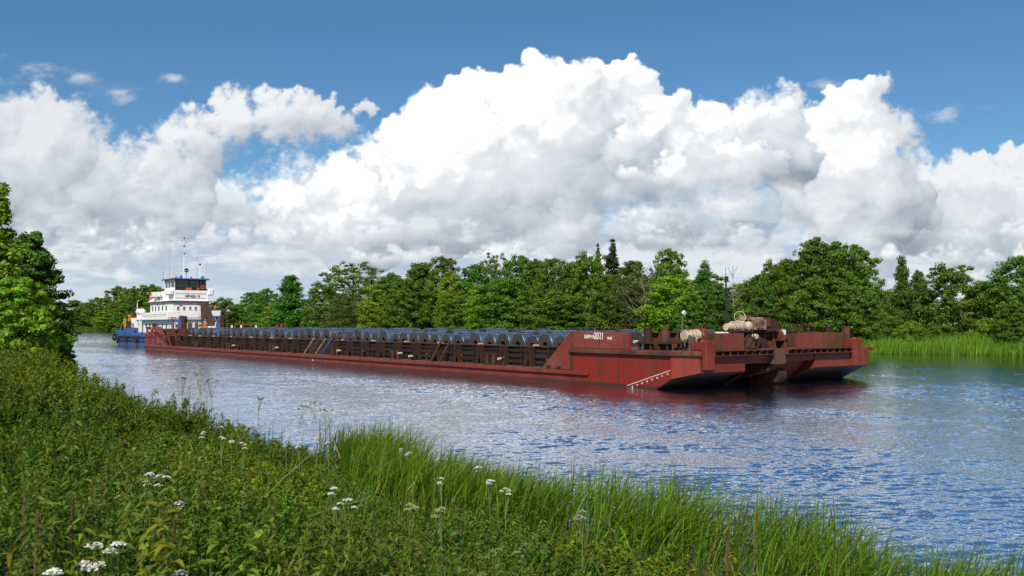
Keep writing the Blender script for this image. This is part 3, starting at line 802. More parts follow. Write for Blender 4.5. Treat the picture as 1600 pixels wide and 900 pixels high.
# the dead tree and the bare spike
def bare_tree(px, ty, off, label, seed, spread_=.22, nb=16):
    rr = random.Random(seed); x, y = far_bank_at(px, off); g = float(ground_z(x, y)); H = CAMZ - (ty - 508) / FPX * y - g
    t = thing('dead_tree', label, 'dead tree', (x, y, g), 0, 'bare dead trees')
    mb = MB(); mb.cyl((0, 0, -.3), (.1, 0, H * .5), .13, .08, 8); mb.cyl((.1, 0, H * .5), (0, .1, H), .08, .015, 8); mb.build('trunk', M['dead'], t, True)
    mb = MB()
    for k in range(nb):
        z = H * rr.uniform(.35, .95); a = rr.uniform(0, 6.28); L = H * spread_ * rr.uniform(.5, 1) * (1.25 - z / H)
        p1 = Vector((L * math.cos(a) * .6, L * math.sin(a) * .6, z + L * .5)); p2 = Vector((L * math.cos(a), L * math.sin(a), z + L * 1.1))
        mb.cyl((.05, 0, z), p1, .035, .025, 5); mb.cyl(p1, p2, .025, .008, 5)
        for q in range(3):
            b = a + rr.uniform(-1, 1); s = p1.lerp(p2, rr.uniform(0, .8)); mb.cyl(s, s + Vector((math.cos(b) * .5, math.sin(b) * .5, .55)) * L * .45, .014, .006, 4)
    mb.build('branches', M['dead'], t)
bare_tree(1145, 416, 7, 'leafless dead tree with fine grey branches right of the black deck mast', 4, .26, 26)
bare_tree(615, 418, 10, 'thin bare spike of a dead tree above the dark tree row', 5, .05, 6)
bare_tree(1006, 436, 3, 'fallen-looking bare branches tangled in the pale willow', 6, .5, 14)

# ------------------------------------------------------------------ near bank: two trees at the left, weeds, reeds, flowers
R = np.random.RandomState(77)
def big_tree(name, label, x, y, H, Wd, kind, mat, seed, nclump, per, leaf, gaps=0., clump=.06):
    cr, tr = tree_meshes(kind, H, Wd, mat, nclump, per, leaf, .02, seed, clump=clump, gaps=gaps)
    t = thing(name, label, 'tree', (x, y, float(ground_z(x, y)) - .05), 0, None)
    link(bpy.data.objects.new('trunk', tr), t); link(bpy.data.objects.new('crown', cr), t); return t
big_tree('riverside_tree', 'tall dark green tree at the left frame edge on the near bank', -22.9, 42, 7.2, 3.9, 'oval', M['leaf_cool'], 31, 420, 95, .085)
big_tree('riverside_tree', 'smaller dark tree overhanging the water at the right side of the left-hand clump', -23.8, 45.5, 4.3, 3.0, 'bush', M['leaf_cool'], 32, 260, 90, .085)
big_tree('young_tree', 'bright yellow-green young tree in front of the dark tree at the left edge', -16.6, 30, 3.6, 2.9, 'oval', foliage('ash_leaf_yellow_green', (.19, .34, .025), .5), 33, 190, 60, .085, .1, .075)
big_tree('riverside_tree', 'pointed green tree top reaching highest at the left frame edge', -21.3, 37.2, 8.2, 2.6, 'cone', M['leaf_light'], 34, 200, 60, .10, .2)
big_tree('riverside_tree', 'small round tree on the near bank farther along, beside the clump', -44, 78, 7.6, 5.5, 'oval', M['leaf_cool'], 35, 200, 70, .14)

def shore_param(n, lo, hi, dmin, dmax):
    """random points along the near shoreline, inland distance dmin..dmax"""
    s = R.uniform(lo, hi, n); d = R.uniform(dmin, dmax, n)
    A = np.array([-2.8, 20.6]); u = np.array([-.677, .736]); v = np.array([-.736, -.677])
    P = A + u * s[:, None] + v * d[:, None]; return P[:, 0], P[:, 1]
def inland(x, y):
    d = seg_dist(x, y, NEAR[1:6]); return np.where(in_river(x, y), -d, d)
def blades(x, y, z, L, w, lean, az, seg=5, curve=1.0, tint=None):
    """curved tapering strips"""
    n = len(x); t = np.linspace(0, 1, seg + 1)
    out = np.stack([np.cos(az), np.sin(az)], -1); side = np.stack([-np.sin(az), np.cos(az)], -1)
    tw = R.uniform(-1.2, 1.2, n); sx = side * np.cos(tw)[:, None] + out * np.sin(tw)[:, None]
    hor = lean[:, None] * (.25 * t[None] + .75 * t[None] ** 2.2 * curve) * L[:, None]
    up = L[:, None] * (t[None] - .30 * np.minimum(lean, 1.6)[:, None] * t[None] ** 2.6)
    cx = x[:, None] + out[:, 0:1] * hor; cy = y[:, None] + out[:, 1:2] * hor; cz = z[:, None] + up
    ww = w[:, None] * np.where(t < .25, .7 + 1.2 * t, 1 - ((t - .25) / .75) ** 1.8 * .97)[None]
    Lf = np.stack([cx - sx[:, 0:1] * ww, cy - sx[:, 1:2] * ww, cz], -1); Rt = np.stack([cx + sx[:, 0:1] * ww, cy + sx[:, 1:2] * ww, cz], -1)
    V = np.stack([Lf, Rt], 2).reshape(n, -1, 3)
    k = (seg + 1) * 2; base = (np.arange(n) * k)[:, None, None]
    q = np.arange(seg)[:, None] * 2 + np.array([0, 1, 3, 2])[None]
    F = (base + q[None]).reshape(-1, 4)
    return V.reshape(-1, 3), F, np.repeat(tint, k, axis=0)
def lance_leaves(B, D, U, L, w, tint, droop=.3):
    """five-point leaves with a bend: base, two widest pairs, tip (2 quads + folded midline left to shading)"""
    n = len(B); S = unit(np.cross(D, U)); Lc = L[:, None]; wc = w[:, None]; dr = np.asarray(droop)[:, None] if np.ndim(droop) else droop
    up = np.array([0, 0, 1.0])
    P = lambda t: B + D * Lc * t - up * (Lc * dr * t ** 2)
    a = P(0); m1 = P(.32); m2 = P(.68); tip = P(1.0); fold = U * wc * .35
    V = np.stack([a - S * wc * .08, a + S * wc * .08, m1 - S * wc + fold, m1, m1 + S * wc + fold, m2 - S * wc * .72 + fold, m2, m2 + S * wc * .72 + fold, tip - S * wc * .05, tip + S * wc * .05], 1).reshape(-1, 3)
    q = np.array([(0, 3, 2, 2), (0, 1, 4, 3), (2, 3, 6, 5), (3, 4, 7, 6), (5, 6, 8, 8), (6, 7, 9, 8)])
    q[0] = (0, 3, 2, 2)
    tri = np.array([(0, 3, 2), (0, 1, 3), (1, 4, 3), (2, 3, 6), (2, 6, 5), (3, 4, 7), (3, 7, 6), (5, 6, 8), (6, 9, 8), (6, 7, 9)])
    F = (np.arange(n) * 10)[:, None, None] + tri[None]
    return V, F.reshape(-1, 3), np.repeat(tint, 10, axis=0)
class Batch:
    def __init__(s): s.V = []; s.F = []; s.T = []; s.n = 0
    def add(s, V, F, T):
        if F.shape[1] == 4: F = np.concatenate([F[:, [0, 1, 2]], F[:, [0, 2, 3]]])
        s.V.append(V); s.F.append(F + s.n); s.T.append(T); s.n += len(V)
    def mesh(s, name, mat): return fast_mesh(name, np.concatenate(s.V), np.concatenate(s.F), mat, np.concatenate(s.T))
def col(n, base, var=.2, hue=.12):
    v = 1 + R.uniform(-var, var, n); h = R.uniform(-hue, hue, n)
    return np.stack([base[0] * v * (1 + h), base[1] * v, base[2] * v * (1 - h)], -1)

# --- weeds: stands of nettle-like plants with drooping leaf pairs and brownish seed strings
def scatter(n, y0, y1):
    """points over the visible wedge of the near bank, denser nearer"""
    y = y0 * (y1 / y0) ** R.rand(n); k = R.uniform(-.80, .72, n); x = k * y
    return x, y
def near_weeds():
    x, y = scatter(34000, 2.3, 60)
    area = y * y * 1.3 * math.log(60 / 2.3) / 34000          # ground area per sample
    d = inland(x, y); s_ = (x + 2.8) * -.677 + (y - 20.6) * .736; keep = (d > np.where(s_ < 2.5, np.minimum(2.6 - 1.8 * ss(-3, -11, s_), (2.5 - s_) / 2.2), .2) + R.uniform(-.3, 1.2, len(x))) & (R.rand(len(x)) < np.clip(area * 30, 0, 1)) & (y > 2.2)
    return x[keep], y[keep], d[keep]
wb = Batch()
x, y, d = near_weeds()
n = len(x); z = ground_z(x, y)
patch = fbm(x / 2.2 + 30, y / 2.2 + 30, 55, 3); patch2 = fbm(x / 1.3 + 70, y / 1.3 + 9, 56, 3)
Hs = (.46 + .60 * ss(3.5, 10, d + 4 * ss(1, 4, (x + 2.8) * -.677 + (y - 20.6) * .736))) * (1.0 - .12 * (x > 0)) * R.uniform(.6, 1.14, n) * (.50 + 1.0 * patch)
cap = np.maximum(.25, (CAMZ - .60) - z + np.maximum(0, y - 3) * .05); Hs = np.minimum(Hs, cap)
lx = R.normal(0, .10, n) + .05; ly = R.normal(0, .10, n)
# stems
V, F, T = blades(x, y, z, Hs, .0045 * (1 + y * .05), np.hypot(lx, ly) * 1.3, np.arctan2(ly, lx), 3, 1.0, col(n, (.9, .85, .9), .2)); wb.add(V, F, T)
near = y < 9
tone = ss(.30, .70, fbm(x / 1.1 + 12, y / 1.1 + 44, 57, 3)); brown = fbm(x / 1.5 + 3, y / 1.5 + 71, 58, 4); species = fbm(x / .8 + 31, y / .8 + 15, 59, 2)
NL = 12
for lev in range(NL):
    f = .18 + .82 * lev / (NL - 1)
    for sgn in (0, 1):
        az_ = lev * 1.5708 + sgn * math.pi + R.uniform(-.5, .5, n) + R.uniform(0, 6.28, 1) + patch * 9
        hh = np.hypot(lx, ly) * 1.3; tt = f
        cx = x + np.cos(np.arctan2(ly, lx)) * hh * (.25 * tt + .75 * tt ** 2.2) * Hs; cy = y + np.sin(np.arctan2(ly, lx)) * hh * (.25 * tt + .75 * tt ** 2.2) * Hs
        cz = z + Hs * (tt - .3 * np.minimum(hh, 1.6) * tt ** 2.6)
        el_ = R.uniform(-.15, .75, n) + .25 * f
        D = np.stack([np.cos(az_) * np.cos(el_), np.sin(az_) * np.cos(el_), np.sin(el_)], -1)
        U = unit(np.array([0, 0, 1.0]) - D * D[:, 2:3])
        L = (.104 - .05 * (f - .45) ** 2 * 3) * R.uniform(.65, 1.3, n) * (1 + np.clip(y - 6, 0, 30) * .022) * (.50 + 1.0 * patch2)
        keep = R.rand(n) < np.clip(1.15 - y / 60, .4, 1)
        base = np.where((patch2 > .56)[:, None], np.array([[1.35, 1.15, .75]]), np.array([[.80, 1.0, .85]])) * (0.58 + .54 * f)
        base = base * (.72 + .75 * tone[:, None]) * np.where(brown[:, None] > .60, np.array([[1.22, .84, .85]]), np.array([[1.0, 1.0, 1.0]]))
        base = np.where((R.rand(n) < .012)[:, None], np.array([[2.2, 1.0, .7]]), base)
        v = 1 + R.uniform(-.38, .38, n)[:, None]
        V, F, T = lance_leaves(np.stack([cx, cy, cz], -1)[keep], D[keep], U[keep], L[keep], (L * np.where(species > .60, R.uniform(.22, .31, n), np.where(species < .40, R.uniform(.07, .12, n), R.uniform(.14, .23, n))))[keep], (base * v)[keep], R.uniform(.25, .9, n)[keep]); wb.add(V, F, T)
# seed strings at the tops
sel = np.where(R.rand(n) < .50 * ss(.40, .6, patch) + .22)[0]
for q in range(18):
    m_ = len(sel); f = R.uniform(.80, 1.06, m_)
    a_ = R.uniform(0, 6.28, m_); L = R.uniform(.025, .075, m_) * (1 + np.clip(y[sel] - 6, 0, 30) * .03)
    hh = np.hypot(lx, ly)[sel] * 1.3; aa = np.arctan2(ly, lx)[sel]
    cx = x[sel] + np.cos(aa) * hh * f ** 2 * Hs[sel]; cy = y[sel] + np.sin(aa) * hh * f ** 2 * Hs[sel]; cz = z[sel] + Hs[sel] * (f - .3 * hh * f ** 2.6)
    D = unit(np.stack([np.cos(a_), np.sin(a_), R.uniform(-.9, .9, m_)], -1)); U = unit(np.cross(D, rand_dirs(m_)))
    V, F, T = lance_leaves(np.stack([cx, cy, cz], -1), D, U, L, L * .17, col(m_, (1.35, .95, 1.3), .3), .5); wb.add(V, F, T)
tag(link(bpy.data.objects.new('weeds', wb.mesh('weeds', M['weed']))), 'tangled nettle-like weeds covering the near bank', kind='stuff')

# --- thin grass among the weeds
gb = Batch()
x, y = scatter(42000, 2.2, 45); d = inland(x, y); area = y * y * 1.3 * math.log(45 / 2.2) / 42000
k = (d > .8) & (R.rand(len(x)) < np.clip(area * 70, .0, 1)); x, y, d = x[k], y[k], d[k]; n = len(x)
patch = fbm(x / 1.7 + 5, y / 1.7 + 5, 88, 3); L = R.uniform(.25, .62, n) * (.6 + .8 * patch)
z = ground_z(x, y); L = np.minimum(L, np.maximum(.2, CAMZ - .7 - z))
dry = R.rand(n) < .13
t_ = col(n, (.95, 1.0, .8), .25); t_[dry] = col(dry.sum(), (2.1, 1.45, 2.0), .2)
V, F, T = blades(x, y, z, L, .0035 * (1 + y * .09), R.uniform(.1, .9, n), R.normal(-.3, 1.4, n), 4, 1.0, t_); gb.add(V, F, T)
tag(link(bpy.data.objects.new('grass', gb.mesh('grass', M['weed']))), 'thin grass blades between the weeds', kind='stuff')

# --- reeds along the waterline (right-hand two thirds)
def reed_bed(n, s0, s1, d0, d1, L0, L1, wid, grp, mat, tintb, seg=6):
    x, y = shore_param(n, s0, s1, d0, d1)
    if s1 < 10:
        k = (x + 2.8) * -.677 + (y - 20.6) * .736 < 2.8 - 2.2 * np.maximum((x + 2.8) * -.736 + (y - 20.6) * -.677, 0) + R.normal(0, .5, n)
        dd = (x + 2.8) * -.736 + (y - 20.6) * -.677; k &= dd < 3.2 - 2.1 * ss(-3, -11, (x + 2.8) * -.677 + (y - 20.6) * .736) + R.normal(0, .35, n); x, y = x[k], y[k]; n = len(x)
    clump = fbm(x / 1.1 + 40, y / 1.1 + 40, 91, 3); k = clump + R.uniform(-.14, .14, n) > .40; x, y, clump = x[k], y[k], clump[k]; n = len(x)
    z = np.maximum(ground_z(x, y), -.25); L = R.uniform(L0, L1, n) * (.72 + .28 * ss(-13, -4, (x + 2.8) * -.677 + (y - 20.6) * .736)) * (.26 + 1.42 * fbm(x / 2.4 + 4, y / 2.4, 92, 3))
    far = np.hypot(x, y)
    return blades(x, y, z, L, wid * R.uniform(.6, 1.2, n) * (1 + far * .012), np.where(R.rand(n) < .06, R.uniform(1.1, 1.9, n), np.abs(R.normal(.48, .38, n))), R.normal(-.35, .9, n), seg, 1.0, np.where((R.rand(n) < .05)[:, None], np.array([[1.9, .95, 2.2]]), col(n, tintb, .5, .2)))
rb = Batch()
V, F, T = reed_bed(23000, -18, 3, -1.3, 3.3, .70, 1.25, .0100, '', None, (.95, .86, .8)); rb.add(V, F, T)
V, F, T = reed_bed(2600, -17, 4, 2.4, 4.4, .5, .85, .0065, '', None, (.95, 1, .9)); rb.add(V, F, T)
V, F, T = reed_bed(900, 3, 32, -.6, .8, .5, .9, .008, '', None, (.8, .9, .8)); rb.add(V, F, T)
tag(link(bpy.data.objects.new('reeds', rb.mesh('reeds', M['reed']))), 'bright green reeds bending over the near water edge', kind='stuff')
# --- reeds on the far bank
fb = Batch()
def far_reeds(a, b, n, d0, d1, L0, L1):
    a = np.array(a, float); b = np.array(b, float); u = unit(b - a); v = np.array([-u[1], u[0]])
    if v[1] < 0: v = -v
    t = R.rand(n)[:, None]; off = R.uniform(d0, d1, n)[:, None]; P = a + (b - a) * t + v * off
    x, y = P[:, 0], P[:, 1]; z = np.maximum(ground_z(x, y), -.1); cl = fbm(x / 3, y / 3, 13, 3)
    tt = col(n, (.95, .95, 1), .25, .1)
    dryb = R.rand(n) < .1; tt[dryb] = col(dryb.sum(), (1.9, 1.2, 2.2), .2)
    V, F, T = blades(x, y, z, R.uniform(L0, L1, n) * (.6 + .8 * cl), np.full(n, .030) * R.uniform(.6, 1.2, n), np.abs(R.normal(.22, .2, n)), R.normal(-.3, 1.2, n), 3, 1.0, tt); fb.add(V, F, T)
far_reeds((95, 72), (43.6, 109), 15000, -.8, 5.5, 1.0, 2.1)
far_reeds((43.6, 109), (-17, 188), 9000, -.8, 3.0, .9, 1.7)
far_reeds((-165, 400), (-232, 520), 2500, -1, 8, 1.5, 2.6)
far_reeds((-232, 520), (-420, 575), 3500, -1, 8, 1.5, 2.6)
tag(link(bpy.data.objects.new('reeds', fb.mesh('reeds', M['reed']))), 'tall reed fringe along the far shoreline', kind='stuff')

# --- single flowers and plants
def locate(px, py, hplant, lo=2.6, hi=34):
    """walk out along the sight line until a plant of that height would stand on the ground"""
    D = lo
    while D < hi:
        X = (px - 800) / FPX * D; zt = CAMZ - (py - 508) / FPX * D
        if zt - float(ground_z(X, D)) <= hplant: return X, D, zt
        D += .05
    return X, D, zt
m = NT('white_flower'); m.bsdf((.80, .80, .72), .8); M['flower'] = m.mat
m = NT('cream_green_flower'); m.bsdf((.42, .46, .20), .8); M['umbel'] = m.mat
m = NT('green_stalk'); m.bsdf((.14, .20, .05), .6); M['stalk'] = m.mat
m = NT('brown_seed'); m.bsdf((.12, .065, .035), .9); M['seed'] = m.mat
def umbel(rr, R0, nr, mat, up=.35, fl=.016, nf=9):
    rays = MB(); flo = MB()
    for i in range(nr):
        a = i * 2.399 + rr.uniform(-.2, .2); q = R0 * math.sqrt((i + .5) / nr); zz = up * R0 * (1 - .9 * (q / R0) ** 2) * 1.6
        tip = Vector((q * math.cos(a), q * math.sin(a), zz)); rays.cyl((0, 0, -.5 * R0), tip, .0016, .0012, 4)
        for k in range(nf):
            b = rr.uniform(0, 6.28); s = rr.uniform(0, .24) * R0; c = tip + Vector((s * math.cos(b), s * math.sin(b), rr.uniform(-.12, .12) * R0)); r = fl * rr.uniform(.6, 1.1)
            e = rr.uniform(0, 6.28); flo.add([c + Vector((r * math.cos(e + j * 1.2566), r * math.sin(e + j * 1.2566), rr.uniform(-.3, .3) * r)) for j in range(5)], [(0, 1, 2, 3, 4)])
    return rays, flo
def flower(px, py, h, label, heads, R0, mat, name='umbel_flower', cat='flower', group='white umbel flowers in the weeds', spreadr=.12, fl=.013, lo=2.6):
    X, D, zt = locate(px, py, h, lo); rr = random.Random(int(px * 7 + py)); g = float(ground_z(X, D))
    t = thing(name, label, cat, (X, D, g), 0, group); H = zt - g; sc = 1 + max(0, D - 6) * .02
    st = MB(); pts = []
    for i in range(heads):
        a = rr.uniform(0, 6.28); s = spreadr * rr.uniform(.3, 1) * (i > 0); pts.append(Vector((s * math.cos(a), s * math.sin(a), H - (rr.uniform(.0, .10) if i else 0))))
    st.cyl((0, 0, -.05), (0, 0, H * .62), .005 * sc ** 2, .004 * sc ** 2, 6)
    for p in pts: st.cyl((0, 0, H * .6), p - Vector((0, 0, .5 * R0)), .003 * sc ** 2, .0022 * sc ** 2, 5)
    st.build('stem', M['stalk'], t, True)
    for p in pts:
        ry, fo = umbel(rr, R0 * rr.uniform(.75, 1.1) * sc, 14, mat, fl=fl * sc)
        u = fo.build('umbel', mat, t, loc=p); ry.build('rays', M['stalk'], u)
WF = [(318,676,'white flower head at the left of the cluster on the weed slope',2),(345,668,'highest white flower of the cluster on the weed slope',1),(346,684,'white flower pair in the middle of the slope cluster',2),(362,690,'low white flower of the slope cluster',1),
 (378,693,'flat white flower at the right of the slope cluster',2),(447,688,'single white flower left of the tall grass stalk',1),(468,692,'broad white double flower near the water side',2),(495,684,'pale white flower near the reeds start',2),
 (513,692,'small white flower just left of the reeds',1),(522,764,'upper white flower of the lower right trio',1),(531,788,'lower white flower of the lower right trio',1),(545,782,'right white flower of the lower right trio',2),
 (234,742,'pale flower cluster on the left slope',3),(250,745,'second pale flower cluster on the left slope',2),(280,788,'lone small white flower below the left clusters',1),(295,602,'cream flower showing against the water, leftmost',2),(308,620,'small cream flower just below the water line of weeds',2),(322,618,'white flower beneath the tall cream plant',2),
 (147,855,'large flat white flower at the lower left',1),(185,852,'large flat white flower right of its neighbour at lower left',1),(130,884,'wide white flower near the bottom frame edge',2),(84,896,'white flower touching the bottom edge at left',1),(283,897,'white flower touching the bottom edge',1),
 (626,702,'tiny white flower at the foot of the reeds, left',2),(640,708,'tiny white flowers at the foot of the reeds',3),(748,730,'small white flowers in front of the big reed clump',3),(765,752,'small white flowers below the big reed clump',3),(790,764,'scattered tiny white flowers right of the clump foot',3),(690,748,'two tiny white flowers in dry grass',2)]
for (px, py, lab, nh) in WF:
    low = py > 840
    flower(px, py, .95 if not low else .85, lab, nh + 1, .031 if not low else .038, M['flower'], spreadr=.06, fl=.009, lo=3.3 if low else 5.5)
for (px, py, lab) in [(312,582,'tall cream umbel plant standing highest against the water'),(330,592,'cream umbel plant right of the tallest one'),(284,590,'cream umbel plant left of the tallest one'),(403,622,'lone thin umbel plant against the bright water'),
                      (470,634,'thin umbel plant left of the leafy water-edge plant'),(492,628,'leafy umbel plant highest near the start of the reeds'),(506,640,'low umbel plant beside the start of the reeds')]:
    flower(px, py, 1.0, lab, 5, .04, M['umbel'], 'tall_umbel_plant', 'plant', 'tall umbel plants against the water', .34, .014, 15)
for (px, py, lab) in [(640,790,'fuzzy yellow-green umbel near bottom centre'),(690,795,'yellow-green umbel right of its twin at bottom centre'),(910,800,'yellow-green umbel in the lower middle'),(200,760,'olive umbel on the left slope')]:
    flower(px, py, 1.0, lab, 5, .04, M['umbel'], 'yellow_umbel_plant', 'plant', 'yellow-green umbel plants', .10, .006, 4.5)
# dock: upright stalks thick with rusty brown seed
for (px, py, lab) in [(30,770,'rusty brown dock stalk at the far left edge'),(48,800,'second rusty dock stalk at the left edge'),(150,690+60,'thin brown dock stalk on the left slope'),(262,815,'brown-yellow dock stalk lower left of centre'),(105,770,'grey-brown dock stalk leaning right'),(245,790,'rusty dock seed head below the pale flowers'),(1178,800,'dark dock stalk among the reeds'),(1135,815,'dark brown dock stalk left of its taller twin')]:
    X, D, zt = locate(px, py, 1.0, 4.0); g = float(ground_z(X, D)); rr = random.Random(int(px)); H = zt - g
    t = thing('dock_plant', lab, 'plant', (X, D, g), 0, 'brown dock plants'); s = MB(); s.cyl((0, 0, -.05), (.04, 0, H), .005, .003, 6); s.build('stem', M['seed'], t)
    s = MB()
    for i in range(420):
        zz = H * rr.uniform(.45, 1.0); a = rr.uniform(0, 6.28); q = rr.uniform(.004, .045) * (1.3 - zz / H); c = Vector((.04 * zz / H + q * math.cos(a), q * math.sin(a), zz)); r = rr.uniform(.003, .007)
        e = rr.uniform(0, 6.28); s.add([c + Vector((r * math.cos(e), r * math.sin(e), r)), c + Vector((-r, r * .6, -r)), c + Vector((r * .6, -r, -.5 * r))], [(0, 1, 2)])
    s.build('seed_head', M['seed'], t)
# broad pale leaves near the bottom centre
lm = foliage('broad_pale_leaf', (.16, .25, .075), .4, 0)
for (px, py, lab, s_) in [(720,822,'burdock-like plant with a pale upright leaf at bottom centre',1.0),(770,850,'broad-leaved plant at bottom centre, right of the pale upright leaf',1.0),(815,842,'broad-leaved plant with two pale leaves right of bottom centre',.9),(745,890,'broad-leaved plant cut by the bottom frame edge',1.0),(695,880,'broad-leaved plant low left of bottom centre',.9)]:
    X, D, zt = locate(px, py, .72, 2.4); g = float(ground_z(X, D)); H = zt - g; n = 11; b = Batch()
    R = np.random.RandomState(int(px)); az_ = R.uniform(0, 6.28, n); el_ = R.uniform(.0, 1.1, n)
    D_ = np.stack([np.cos(az_) * np.cos(el_), np.sin(az_) * np.cos(el_), np.sin(el_)], -1); U = unit(np.array([0, 0, 1.0]) - D_ * D_[:, 2:3])
    B = np.stack([R.uniform(-.03, .03, n), R.uniform(-.03, .03, n), H - R.uniform(.06, .34, n)], -1)
    L = R.uniform(.09, .17, n) * s_
    V, F, T = lance_leaves(B, D_, U, L, L * .36, col(n, (1, 1, 1), .3), .25); b.add(V, F, T)
    t = thing('broad_leaved_plant', lab, 'plant', (X, D, g), 0, 'broad-leaved plants at the bottom')
    link(bpy.data.objects.new('leaves', b.mesh('leaves', lm)), t); s = MB(); s.cyl((0, 0, -.05), (0, 0, H - .03), .006, .004, 6); s.build('stem', M['stalk'], t)
# two long bare stalks leaning across the weeds
for (p0, p1, lab) in [((400, 790), (490, 706), 'long pale leaning stalk above the white trio'), ((470, 812), (566, 782), 'long pale stalk leaning towards the lower white flowers')]:
    X0, D0, z0 = locate(p0[0], p0[1], .55); D1 = D0 * 1.06; q = Vector(((p1[0] - 800) / FPX * D1, D1, CAMZ - (p1[1] - 508) / FPX * D1)); g = float(ground_z(X0, D0))
    o = thing('leaning_stalk', lab, 'plant', (X0, D0, g)); s = MB(); a = Vector((X0, D0, g)); q = q - a
    s.tube([Vector((-.15, 0, -.02)), Vector((0, 0, z0 - g)), q.lerp(Vector((0, 0, z0 - g)), .5) + Vector((0, 0, .02)), q], .0055, 6); s.build('stem', M['stalk'], o, True)
    s = MB(); s.cyl(q, q + Vector((.10, .02, .05)), .0035, .002, 5); s.cyl(q, q + Vector((.02, .02, .11)), .0035, .002, 5); s.build('fork', M['stalk'], o)

# ------------------------------------------------------------------ the barge (x = towards the bow, y = away from the viewer's side, z = up)
AX = math.atan2(-.792, .610)
BO = Vector((-51.8, 126.6, 0))
barge = thing('cargo_barge', 'long low rust-red cargo barge loaded with steel coils, marked 2021 on the bow bulwark', 'barge', BO, AX)
BW = 18.0
def P_(name, mb, mat, parent=None, **k): return mb.build(name, mat, parent or barge, **k)

# low midship hull with raked ends; the shell plating is slightly hungry between its frames
_u = np.arange(.02, 90.66, .11); _z = np.linspace(-.3, .715, 12); _U, _Z = np.meshgrid(_u, _z, indexing='ij')
_d = .016 * np.abs(np.sin(_U * math.pi / 1.42)) ** .7 * np.sin(np.clip((_Z + .1) / .62, 0, 1) * math.pi) * (.4 + 1.4 * fbm(_U / 3, _Z / .8, 31, 3)) + .03 * (fbm(_U / 1.3, _Z / .5, 33, 3) - .5)
_V = np.stack([_U, -.022 + _d, _Z], -1).reshape(-1, 3); _i = np.arange(_U.size).reshape(_U.shape)
_F = np.stack([_i[:-1, :-1], _i[1:, :-1], _i[1:, 1:], _i[:-1, 1:]], -1).reshape(-1, 4)
link(bpy.data.objects.new('shell_plating', fast_mesh('shell_plating', _V, _F, M['red'], smooth=True)), barge)
mb = MB(); mb.prism([(0, -.3), (1.5, -.7), (90.68, -.7), (90.68, .72), (0, .72)], 'xz', 0, BW)
P_('hull', mb, M['red'], bevel=.02)
# stern block, raised
mb = MB(); mb.prism([(0, .73), (9.2, .73), (9.2, 2.05), (0, 2.05)], 'xz', .02, BW - .02); mb.box(.0, 9.2, .02, BW - .02, 2.052, 2.06)
P_('stern_block', mb, M['red_dull'])
for y0, y1, nm in ((0, .12, ''), (BW - .12, BW, '')):
    mb = MB(); mb.prism([(.25, 2.062), (9.3, 2.062), (9.3, .74), (10.4, .74), (6.9, 3.3), (.45, 3.3)], 'xz', y0 - .004 if y0 == 0 else y0, y1 + (.004 if y0 else 0))
    P_('stern_bulwark', mb, M['red_dull'])
mb = MB(); mb.box(.2, .32, .13, BW - .13, 2.065, 3.0)
for i in range(11): mb.box(.33, .6, .8 + i * 1.55, .86 + i * 1.55, 2.065, 2.95)
mb.box(9.0, 9.12, 2.0, BW - .5, 2.07, 3.05)
for i in range(10): mb.box(9.13, 9.36, 2.6 + i * 1.55, 2.68 + i * 1.55, 2.07, 3.0)
P_('transverse_bulwark', mb, M['rust'])
mb = MB(); mb.box(0, 4.9, -.16, -.005, 1.86, 2.02); mb.box(4.75, 4.9, -.12, -.005, .75, 1.85); mb.box(-.02, 92.4, -.17, -.004, .50, .72); mb.box(0, 98.6, BW + .004, BW + .17, .50, .72)
for i in range(4): mb.box(.9 + i, .98 + i, -.06, -.005, .9, 1.6)
P_('rubbing_strake', mb, M['red'], bevel=.03)
mb = MB(); mb.box(6.0, 6.5, -.03, -.006, .86, 1.12); mb.box(7.0, 7.5, -.03, -.006, .80, 1.06); P_('mooring_slot', mb, M['dark'])
# stern bollards
def bollard(x, y, z, h=1.0, r=.24, mat='rust_dark', name='bollard'):
    b = MB(); b.cyl((x, y, z), (x, y, z + h - .08), r, r, 20); b.cyl((x, y, z + h - .08), (x, y, z + h), r * 1.12, r * 1.12, 20); return P_(name, b, M[mat], smooth=True)
for x in (6.0, 7.6): bollard(x, BW - .9, 2.9, .85, .3, 'rust')
bollard(1.2, .9, 3.0, .7, .3)
mb = MB(); mb.box(.4, 8.2, .4, 1.4, 2.7, 2.9); P_('bollard_stand', mb, M['rust'])
mb = MB(); mb.box(.4, 8.2, BW - 1.4, BW - .4, 2.7, 2.9); P_('bollard_stand', mb, M['rust'])
# ladder / stairway behind the stern slope
mb = MB()
for y in (.35, 1.15):
    mb.add([(10.0, y, .75), (10.25, y, .75), (9.25, y, 2.6), (9.0, y, 2.6), (10.0, y + .06, .75), (10.25, y + .06, .75), (9.25, y + .06, 2.6), (9.0, y + .06, 2.6)], [(0, 1, 2, 3), (7, 6, 5, 4), (0, 4, 5, 1), (1, 5, 6, 2), (2, 6, 7, 3), (3, 7, 4, 0)])
for i in range(8):
    f = (i + .5) / 8; mb.box(10.08 - f, 10.3 - f, .41, 1.15, .8 + 1.8 * f, .84 + 1.8 * f)
P_('stairway', mb, M['rust'])
mb = MB()
for x in (10.6, 11.3, 12.1): mb.box(x, x + .1, .9, 1.0, .74, 2.9)
mb.box(10.5, 12.3, .85, 1.0, 2.2, 2.3); mb.box(10.5, 12.3, .85, 1.0, 1.5, 1.6); mb.box(10.4, 12.4, .6, 1.5, 2.85, 2.95); P_('landing_frame', mb, M['rust'])
